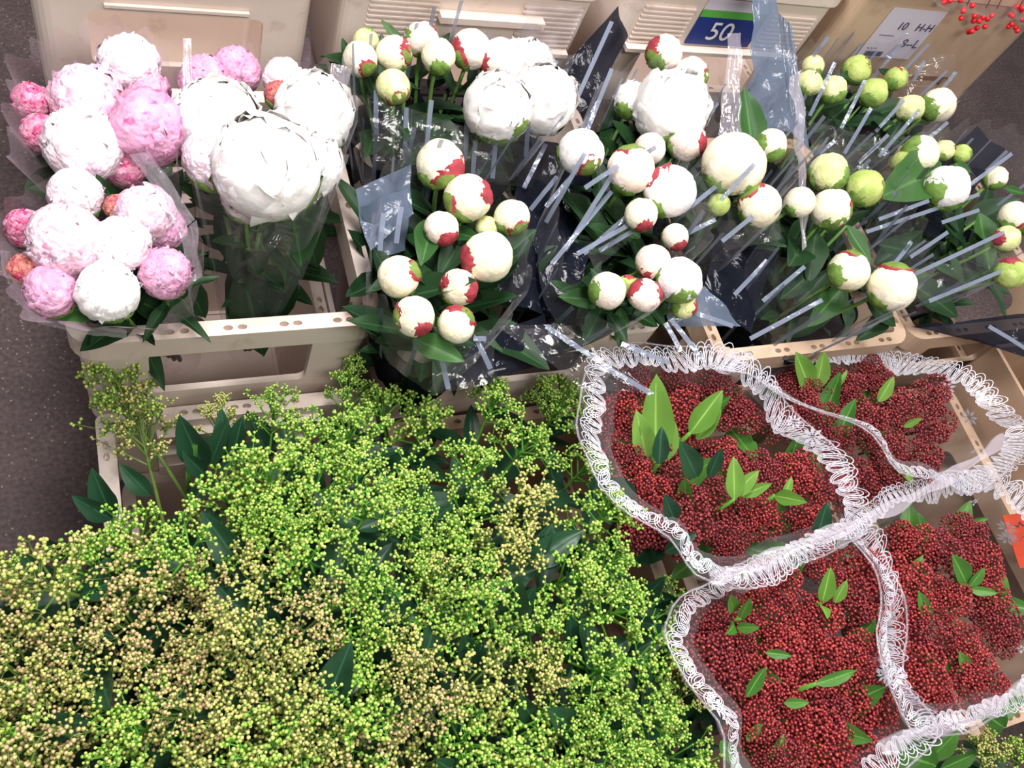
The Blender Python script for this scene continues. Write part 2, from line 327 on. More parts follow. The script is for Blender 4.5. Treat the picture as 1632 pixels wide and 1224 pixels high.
def crate(x0, x1, y0, y1, h, label, mat='cream_plastic', group=None, collar_h=0.24, windows=True, cr=0.035, smear=False, bucket=True, side=True, wz=(0.055, 0.145), front_open=0.5):
    z = Z(h); cx, cy = (x0 + x1) / 2, (y0 + y1) / 2
    root = empty('flower_crate', (cx, cy, z - collar_h - 0.30 if bucket else z - collar_h), label, 'crate', group)
    prof = [(a, b_ * collar_h / 0.2 if b_ == -0.2 else b_) for a, b_ in COLLAR]
    vs, fs = sweep(x0, x1, y0, y1, z, prof, cr)
    cuts = []
    if windows:
        hz = wz[1] - wz[0]; zc = z - (wz[0] + wz[1]) / 2
        cuts.append(rbox_cut((cx, cy, zc), ((x1 - x0) * front_open, (y1 - y0) + 0.1, hz), 'y'))
        if side:
            hs = collar_h - 0.055 - 0.03
            cuts.append(rbox_cut((cx, cy, z - 0.055 - hs / 2), ((x1 - x0) + 0.1, (y1 - y0) * 0.62, hs), 'x', 0.02))
    def holes(xa, xb, y, zz, n):
        for i in range(n):
            x = xa + (xb - xa) * (i + 0.5) / n
            for s in (-0.0092, 0.0092): cuts.append(oval_cut(x + s, y, zz, 'x'))
    def holes_y(ya, yb, x, zz, n):
        for i in range(n):
            y = ya + (yb - ya) * (i + 0.5) / n
            for s in (-0.0092, 0.0092): cuts.append(oval_cut(x, y + s, zz, 'y'))
    n = max(3, round((x1 - x0) / 0.078)); ny = max(3, round((y1 - y0) / 0.085))
    for y in (y0 + 0.011, y1 - 0.011): holes(x0 + 0.02, x1 - 0.02, y, z, n)
    for x in (x0 + 0.011, x1 - 0.011): holes_y(y0 + 0.02, y1 - 0.02, x, z, ny)
    me = boolean(vs, fs, cuts, mat if not smear else 'cream_plastic_smeared')
    for v in me.vertices: v.co -= root.location
    o = link('collar', me, root)
    if smear:   # keeps the smear's texture coordinates in world metres
        o.location = (0, 0, 0)
        for v in me.vertices: v.co += root.location
        o.location = -root.location
    if bucket:
        zb = z - collar_h + 0.02; i_ = 0.022
        H = 0.31
        prof = [(0, 0), (-0.020, 0), (-0.022, -0.01), (-0.045, -H), (-0.052, -H - 0.0), (-0.052, -H - 0.008), (-0.036, -H - 0.008), (-0.016, -0.05), (-0.004, -0.045)]
        vs, fs = sweep(x0 + i_, x1 - i_, y0 + i_, y1 - i_, zb, prof)
        base = rrect(x0 + i_ + .05, x1 - i_ - .05, y0 + i_ + .05, y1 - i_ - .05, 0.01)
        k = len(vs); vs += [(p[0], p[1], zb - H - 0.004) for p in base]; fs.append(tuple(range(k, k + len(base))))
        cuts = []
        holes(x0 + .05, x1 - .05, y0 + i_ + .010, zb, n - 1); holes_y(y0 + .05, y1 - .05, x0 + i_ + .010, zb, ny - 1); holes_y(y0 + .05, y1 - .05, x1 - i_ - .010, zb, ny - 1)
        # the base plate is not part of the cut shell
        me = boolean(vs[:k], fs[:-1], cuts, mat)
        for v in me.vertices: v.co -= root.location
        link('bucket', me, root)
        world_part('base_plate', [Vector(p) for p in vs[k:]] + [Vector(p) - Vector((0, 0, 0.006)) for p in vs[k:]],
                   [tuple(range(len(base)))] + [tuple(range(len(base), 2 * len(base)))[::-1]] + [(i, i + len(base), (i + 1) % len(base) + len(base), (i + 1) % len(base)) for i in range(len(base))], mat, root)
        # ledges moulded across the front of the bucket
        for dz, dp in ((0.065, 0.012), (0.125, 0.008)):
            world_part('ledge', *box_v((cx, y0 + i_ + 0.02, zb - dz), ((x1 - x0) * 0.55, 0.016 + dp, 0.012)), mat, root)
    return root

PK = crate(-0.067, 0.343, 0.640, 1.085, 1.061, 'cream plastic crate with large side opening under the pink peony bunches', smear=True, wz=(0.05, 0.165), front_open=0.54)
MD = crate(0.362, 0.80, 0.588, 1.085, 1.061, 'cream plastic crate beneath the white peonies, its near corner rounded beside the pink peony crate')
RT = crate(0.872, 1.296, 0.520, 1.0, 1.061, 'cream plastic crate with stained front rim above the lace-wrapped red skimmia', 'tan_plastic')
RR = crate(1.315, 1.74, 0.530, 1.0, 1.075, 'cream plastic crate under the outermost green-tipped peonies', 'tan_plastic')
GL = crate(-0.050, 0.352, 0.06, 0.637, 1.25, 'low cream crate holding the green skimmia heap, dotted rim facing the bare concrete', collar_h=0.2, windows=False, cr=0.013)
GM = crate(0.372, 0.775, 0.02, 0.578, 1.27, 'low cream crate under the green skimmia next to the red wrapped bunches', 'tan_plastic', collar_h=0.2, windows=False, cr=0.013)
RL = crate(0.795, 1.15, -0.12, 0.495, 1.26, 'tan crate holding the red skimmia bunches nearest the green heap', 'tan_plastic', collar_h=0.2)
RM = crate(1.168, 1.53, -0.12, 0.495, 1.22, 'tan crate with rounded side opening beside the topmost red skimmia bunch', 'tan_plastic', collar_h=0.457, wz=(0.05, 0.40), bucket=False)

# box of brown card at the edge, seen with its white top edge
bx = empty('carton', (1.76, 0.2, 0.1), 'open brown box with thin white top edge beyond the red skimmia', 'box')
for vs, fs in (box_v((1.55, 0.22, 0.30), (0.008, 0.58, 0.56)), box_v((1.95, 0.22, 0.30), (0.008, 0.58, 0.56)),
               box_v((1.75, 0.51, 0.30), (0.40, 0.008, 0.56)), box_v((1.75, -0.07, 0.30), (0.40, 0.008, 0.56)), box_v((1.75, 0.22, 0.05), (0.40, 0.58, 0.008))):
    world_part('side_panel', vs, fs, 'brown_card', bx)

# back row: taller crates standing behind the bunches, their fronts facing us
YB = 1.13
def back_crate(x0, x1, h, label, mat, wz, fo, group=None):
    r = crate(x0, x1, YB, YB + 0.34, h, label, mat, collar_h=0.30, wz=wz, front_open=fo, side=False)
    return r
B1c = back_crate(-0.085, 0.325, 0.85, 'tall cream crate standing behind the pink peonies, wide rounded hand opening', 'cream_plastic', (0.12, 0.22), 0.60)
B2c = back_crate(0.352, 0.80, 0.84, 'tall cream crate with ribbed front behind the round white peony buds', 'cream_plastic', (0.16, 0.27), 0.62)
B3c = back_crate(0.84, 1.305, 0.81, 'tall cream crate with blue sticker reading 50', 'cream_plastic', (0.165, 0.27), 0.62)
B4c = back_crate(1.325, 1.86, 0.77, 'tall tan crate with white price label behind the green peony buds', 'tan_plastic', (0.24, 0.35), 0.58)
for dz, yy, hh_ in ((0.03, 0.607, 0.014), (0.075, 0.600, 0.012), (0.12, 0.597, 0.030)):
    world_part('ledge', *box_v((0.15, yy, Z(1.25) - dz), (0.24, 0.016, hh_)), 'cream_plastic', GL)
YF = YB + 0.009
def front_plate(x0, x1, h0, h1, t, name, mat, parent, d=0.0):
    return world_part(name, *box_v(((x0 + x1) / 2, YF - t / 2 - d, (Z(h0) + Z(h1)) / 2), (x1 - x0, t, abs(h1 - h0))), mat, parent)
# ribs
for cr, xs in ((B2c, ((0.40, 0.515), (0.66, 0.77))), (B3c, ((0.885, 0.99), (1.165, 1.265)))):
    for xa, xb in xs:
        for i in range(9):
            h = 0.905 + i * 0.0095 if cr is B2c else 0.885 + i * 0.0095
            front_plate(xa, xb, h, h + 0.0035, 0.004, 'rib', 'cream_plastic', cr)
front_plate(0.515, 0.70, 0.925, 0.937, 0.02, 'ledge', 'cream_plastic', B2c)
front_plate(0.40, 0.77, 0.990, 0.998, 0.016, 'ledge', 'cream_plastic', B2c)
front_plate(0.88, 1.27, 0.966, 0.974, 0.018, 'ledge', 'cream_plastic', B3c)
front_plate(0.02, 0.22, 0.955, 0.960, 0.006, 'ledge', 'cream_plastic', B1c)

def text(s, size, mat, parent, origin, name='lettering'):
    cu = bpy.data.curves.new('t', 'FONT'); cu.body = s; cu.size = size; cu.extrude = 0.0002
    o = link('t', cu); dg = bpy.context.evaluated_depsgraph_get(); me = bpy.data.meshes.new_from_object(o.evaluated_get(dg)); bpy.data.objects.remove(o)
    me.materials.clear(); me.materials.append(MATS[mat])
    o = link(name, me, parent); o.rotation_euler = (math.pi / 2, 0, 0); o.location = Vector(origin) - parent.location
    return o
# blue sticker
stk = front_plate(1.005, 1.150, 0.887, 0.960, 0.0015, 'sticker', 'print_blue', B3c, 0.001)
for nm, ha, hb, mt_ in (('sticker_green_band', 0.883, 0.899, 'print_green'), ('sticker_white_band', 0.860, 0.883, 'paper')):
    o = world_part(nm, *box_v((1.0775, YF - 0.0018, (Z(ha) + Z(hb)) / 2), (0.145, 0.0016, hb - ha)), mt_, B3c)
t_ = text('50', 0.056, 'print_white', B3c, (1.040, YF - 0.0035, Z(0.947)))
# price label
pl = front_plate(1.43, 1.575, 0.845, 0.965, 0.001, 'price_label', 'paper', B4c, 0.0005)
text('10', 0.026, 'ink', B4c, (1.475, YF - 0.0025, Z(0.893))); text('H-H', 0.026, 'ink', B4c, (1.525, YF - 0.0025, Z(0.893)))
text('8--L', 0.030, 'ink', B4c, (1.52, YF - 0.0025, Z(0.935))); text('---------', 0.014, 'ink', B4c, (1.445, YF - 0.0025, Z(0.912))); text('-.-.--', 0.016, 'ink', B4c, (1.44, YF - 0.0025, Z(0.945)))
random.seed(4)
bars = []; x = 1.445
while x < 1.49:
    wd = random.choice((0.0012, 0.002, 0.003)); bars.append(box_v((x + wd / 2, YF - 0.003, Z(0.955)), (wd, 0.0006, 0.012))); x += wd + random.choice((0.0012, 0.002))
world_part('barcode', *merge(bars), 'ink', B4c)
# sheet of crinkled clear film hanging on the ribbed crate
def sheet(name, pts, mat, parent, nu=10, nv=10, amp=0.006, seed=0):
    "bilinear patch over four corners (a,b,c,d in order) with creases"
    a, b_, c, d = [Vector(p) for p in pts]; vs = []; fs = []
    nrm = (b_ - a).cross(d - a).normalized()
    for j in range(nv + 1):
        for i in range(nu + 1):
            u, v = i / nu, j / nv
            p = a.lerp(b_, u).lerp(d.lerp(c, u), v)
            k = noise.noise(Vector((p.x * 25 + seed, p.y * 25, p.z * 25))) + 0.5 * abs(noise.noise(Vector((u * 6 + seed, v * 2, seed))))
            vs.append(p + nrm * k * amp)
    for j in range(nv):
        for i in range(nu):
            q = j * (nu + 1) + i; fs.append((q, q + 1, q + nu + 2, q + nu + 1))
    return world_part(name, vs, fs, mat, parent, True)
fl = empty('film_scrap', (0.70, YB - 0.01, Z(0.95)), 'scrap of crinkled white film stuck on the ribbed crate front', 'film')
sheet('film_sheet', [(0.655, YB - 0.012, Z(0.885)), (0.765, YB - 0.012, Z(0.885)), (0.755, YB - 0.014, Z(0.99)), (0.66, YB - 0.014, Z(0.985))], 'fold_film', fl, 14, 14, 0.012, 3)

# ------------------------------------------------------------------ petals, sepals, leaves (templates, shared mesh data)
CACHE = {}
def shell(A, Bh, tip, r_in=1.035, r_edge=0.965, n=8, ruffle=0.0, flare=0.0, seed=0, solid=True):
    "patch of a unit sphere centred on +Z with its tip towards +Y"
    vs = []; uvs = []; fs = []
    for j in range(n + 1):
        for i in range(n + 1):
            a, b_ = 2 * i / n - 1, 2 * j / n - 1
            # square to disc
            x = a * math.sqrt(max(0, 1 - b_ * b_ / 2)); y = b_ * math.sqrt(max(0, 1 - a * a / 2)); rr = math.hypot(x, y)
            yy = y; xx = x * (1 - tip * max(0, y) ** 1.5)
            ax, ay = xx * math.radians(A), yy * math.radians(Bh)
            d = Vector((math.sin(ax) * math.cos(ay), math.sin(ay), math.cos(ax) * math.cos(ay))).normalized()
            e = rr ** 4
            rad = r_in * (1 - e) + r_edge * e if solid else r_in
            up = max(0, (y + 0.2) / 1.2)
            rad += flare * up ** 2
            if ruffle: rad += ruffle * e * 1.3 * noise.noise(Vector((xx * 4.5 + seed, yy * 4.5, seed * 1.7))) + ruffle * 0.35 * noise.noise(Vector((xx * 3 + seed, yy * 3, 9)))
            vs.append(d * rad); uvs.append((rr, y * 0.5 + 0.5))
    for j in range(n):
        for i in range(n):
            q = j * (n + 1) + i; fs.append((q, q + 1, q + n + 2, q + n + 1))
    return vs, fs, uvs
def core_shape(seed, lump=0.05, n=20, mrow=14):
    vs = []; fs = []; uvs = []
    for j in range(mrow + 1):
        th = math.pi * j / mrow
        for i in range(n):
            ph = 2 * math.pi * i / n
            d = Vector((math.sin(th) * math.cos(ph), math.sin(th) * math.sin(ph), math.cos(th)))
            r = 1 + lump * (noise.noise(d * 1.6 + Vector((seed, 0, 0))) + 0.6 * noise.noise(d * 4 + Vector((0, seed, 0)))) - 0.03 * abs(math.sin(ph * 1.5 + th * 2.2)) ** 6
            if th < 0.5: r += 0.02
            vs.append(d * r); uvs.append((0, 0))
    for j in range(mrow):
        for i in range(n): fs.append((j * n + i, j * n + (i + 1) % n, (j + 1) * n + (i + 1) % n, (j + 1) * n + i))
    return vs, fs, uvs
def tmpl(key, fn, mat):
    k = (key, mat)
    if k not in CACHE:
        if key not in CACHE: CACHE[key] = fn()
        vs, fs, uvs = CACHE[key]; CACHE[k] = pymesh(key, vs, fs, mat, True, uvs)
    return CACHE[k]
def T_core(mat, s, lump=0.05): return tmpl('bud_core_%d_%d' % (s, int(lump * 100)), lambda: core_shape(s * 3.1, lump), mat)
def T_wrap(mat, s): return tmpl('wrap_petal_%d' % s, lambda: shell(62, 66, 0.15, 1.045 + 0.01 * s, 0.96, 9, 0.05, 0.0, s * 2.3), mat)
def T_ball(mat, s): return tmpl('ball_petal_%d' % s, lambda: shell(50, 52, 0.1, 1.05, 0.93, 11, 0.24, 0.09, s * 2.9), mat)
def T_open(mat, s): return tmpl('open_petal_%d' % s, lambda: shell(60, 60, 0.0, 1.0, 0.9, 12, 0.16, 0.05, s * 3.7, False), mat)
def T_sepal(mat, s): return tmpl('sepal_%d' % s, lambda: shell(38 + 6 * s, 46, 0.3, 1.085, 1.0, 10, 0.16, 0.0, s * 1.9), mat)
def leaf_shape(s):
    vs = []; fs = []; uvs = []; n = 9; cols = (-1, -0.5, 0, 0.5, 1)
    rnd = random.Random(s); wmax = (0.15, 0.20, 0.13, 0.24)[s % 4]; bend = (0.25, -0.15, 0.5, 0.1)[s % 4]; wav = rnd.uniform(0.01, 0.03)
    for j in range(n + 1):
        t = j / n; wd = wmax * math.sin(math.pi * min(1, t * 0.97 + 0.02)) ** 0.75 * (1.05 - 0.35 * t) * (1.1 if t < 0.5 else 1)
        if j == n: wd = 0.003
        for c in cols:
            z = -bend * t * t * 0.5 + abs(c) * wd * 0.45 + wav * math.sin(t * 9 + c * 2) * abs(c)
            vs.append((c * wd, t, z)); uvs.append((c, t))
    for j in range(n):
        for i in range(4):
            q = j * 5 + i; fs.append((q, q + 1, q + 6, q + 5))
    return vs, fs, uvs
def T_leaf(mat, s): return tmpl('leaf_%d' % s, lambda: leaf_shape(s), mat)
def basis(zd, yd):
    "rotation whose local Z is zd and local Y is as near yd as can be"
    z = Vector(zd).normalized(); y = Vector(yd) - z * Vector(yd).dot(z)
    if y.length < 1e-4: y = Vector((1, 0, 0)) - z * z.x
    y.normalize(); x = y.cross(z)
    return Matrix((x, y, z)).transposed()
def put(name, me, root, loc, rot3, sc, parent=None, pm=None):
    o = link(name, me, parent or root)
    M = Matrix.Translation(Vector(loc) - root.location) @ rot3.to_4x4() @ Matrix.Diagonal((*([sc] * 3 if not hasattr(sc, '__len__') else sc), 1))
    o.matrix_basis = M if pm is None else pm.inverted() @ M
    return o, M
def put_leaf(root, p, d, nrm, L, mat, s, name='leaf', parent=None, pm=None):
    y = Vector(d).normalized(); z = Vector(nrm) - y * Vector(nrm).dot(y)
    if z.length < 1e-4: z = y.orthogonal()
    z.normalize(); x = y.cross(z)
    put(name, T_leaf(mat, s), root, p, Matrix((x, y, z)).transposed(), L, parent, pm)

RND = random.Random(11)
def img_dir(deg, toward=0.5):
    a = math.radians(deg)
    return (cam_right * math.cos(a) + cam_up * math.sin(a) + cam_back * toward).normalized()
def peony(px, py, r, h, base, kind, col, sep, label, group=None, leaves=5, leafmat='leaf_peony', lean=None, name=None):
    P = W(px, py, h); rad = r / scale_at(P)
    base = Vector(base) + Vector((RND.uniform(-.015, .015), RND.uniform(-.015, .015), 0))
    axis = (P - base).normalized(); axis = (axis + Vector((0, 0, 0.3))).normalized()
    if lean is not None: axis = (axis + img_dir(lean, 0) * 0.8).normalized()
    root = empty(name or {'bud': 'peony_bud', 'ball': 'peony_flower', 'open': 'peony_flower'}[kind], base, label, 'flower', group)
    s = RND.randrange(4)
    side = axis.orthogonal().normalized()
    rot = basis(axis, side)
    pm = 'petal_' + col
    if kind == 'bud':
        put('bud_core', T_core(pm, s, 0.06), root, P, rot, (rad * 0.98, rad * 0.94, rad * 1.08))
        n = 4; a0 = RND.uniform(0, 6.28)
        for i in range(n):
            a = a0 + 2 * math.pi * i / n
            dirv = (side * math.cos(a) + axis.cross(side) * math.sin(a) + axis * RND.uniform(0.15, 0.4)).normalized()
            put('petal', T_wrap(pm, i % 4), root, P, basis(dirv, axis), rad * (0.955 + 0.016 * i))
    elif kind == 'ball':
        put('bud_core', T_core(pm, s, 0.1), root, P, rot, rad * 0.96)
        for i in range(11):
            z = 1 - 1.5 * (i + 0.5) / 11; a = i * 2.4 + s
            q = math.sqrt(max(0, 1 - z * z)); dirv = (side * math.cos(a) * q + axis.cross(side) * math.sin(a) * q + axis * z).normalized()
            put('petal', T_ball(pm, (i + s) % 6), root, P, basis(dirv, axis if abs(z) < 0.8 else side), rad * RND.uniform(0.92, 1.03))
    else:
        put('bud_core', T_core(pm, s, 0.22), root, P, rot, rad * 0.9)
        for ring, (el, n, sc) in enumerate(((18, 2, 0.80), (50, 4, 0.88), (80, 5, 0.96), (108, 5, 1.0))):
            for i in range(n):
                a = 2 * math.pi * i / n + ring * 0.7 + RND.uniform(-.15, .15); e = math.radians(el + RND.uniform(-6, 6))
                dirv = (side * math.cos(a) * math.sin(e) + axis.cross(side) * math.sin(a) * math.sin(e) + axis * math.cos(e)).normalized()
                put('petal', T_open(pm, RND.randrange(6)), root, P, basis(dirv, axis if el > 30 else side), rad * sc * RND.uniform(0.95, 1.05))
    sm = {'r': 'sepal_red', 'g': 'sepal_green', 'm': 'sepal_greenred'}
    for i, (deg, sk) in enumerate(sep):
        d = img_dir(deg, 0.35 if r < 45 else 0.3)
        o, _ = put('sepal', T_sepal(sm[sk], RND.randrange(3)), root, P + (d * rad * 0.42 if r > 45 else d * 0), basis(d, d * 0.0 + cam_back - axis * 0.2 + Vector((RND.uniform(-.4, .4), RND.uniform(-.4, .4), 0))), rad * (0.6 if r > 45 else 1))
    for i in range(2):
        a = i * 3.1 + s; d = (side * math.cos(a) + axis.cross(side) * math.sin(a) - axis * 0.9).normalized()
        put('sepal', T_sepal('sepal_green', i), root, P, basis(d, axis), rad)
    # stem
    mid = P.lerp(base, 0.45) + Vector((RND.uniform(-.01, .01), RND.uniform(-.01, .01), 0))
    pts = [P - axis * rad * 0.9, P - axis * (rad + 0.03), mid, base]
    vs, fs = tube_v(pts, [0.0035, 0.0032, 0.0035, 0.004], 6)
    st = world_part('stem', vs, fs, 'stem_green', root, True)
    for i in range(leaves):
        t = RND.uniform(0.10, 0.62); q = (P - axis * rad).lerp(mid, min(1, t / 0.45)) if t < 0.45 else mid.lerp(base, (t - 0.45) / 0.55)
        a = RND.uniform(0, 6.28); d = (Vector((math.cos(a), math.sin(a), RND.uniform(0.25, 0.95)))).normalized()
        put_leaf(root, q, d, Vector((0, 0, 1)), RND.uniform(0.075, 0.125) * (0.7 if kind == 'ball' else 1), leafmat, RND.randrange(4), parent=st)
    return root

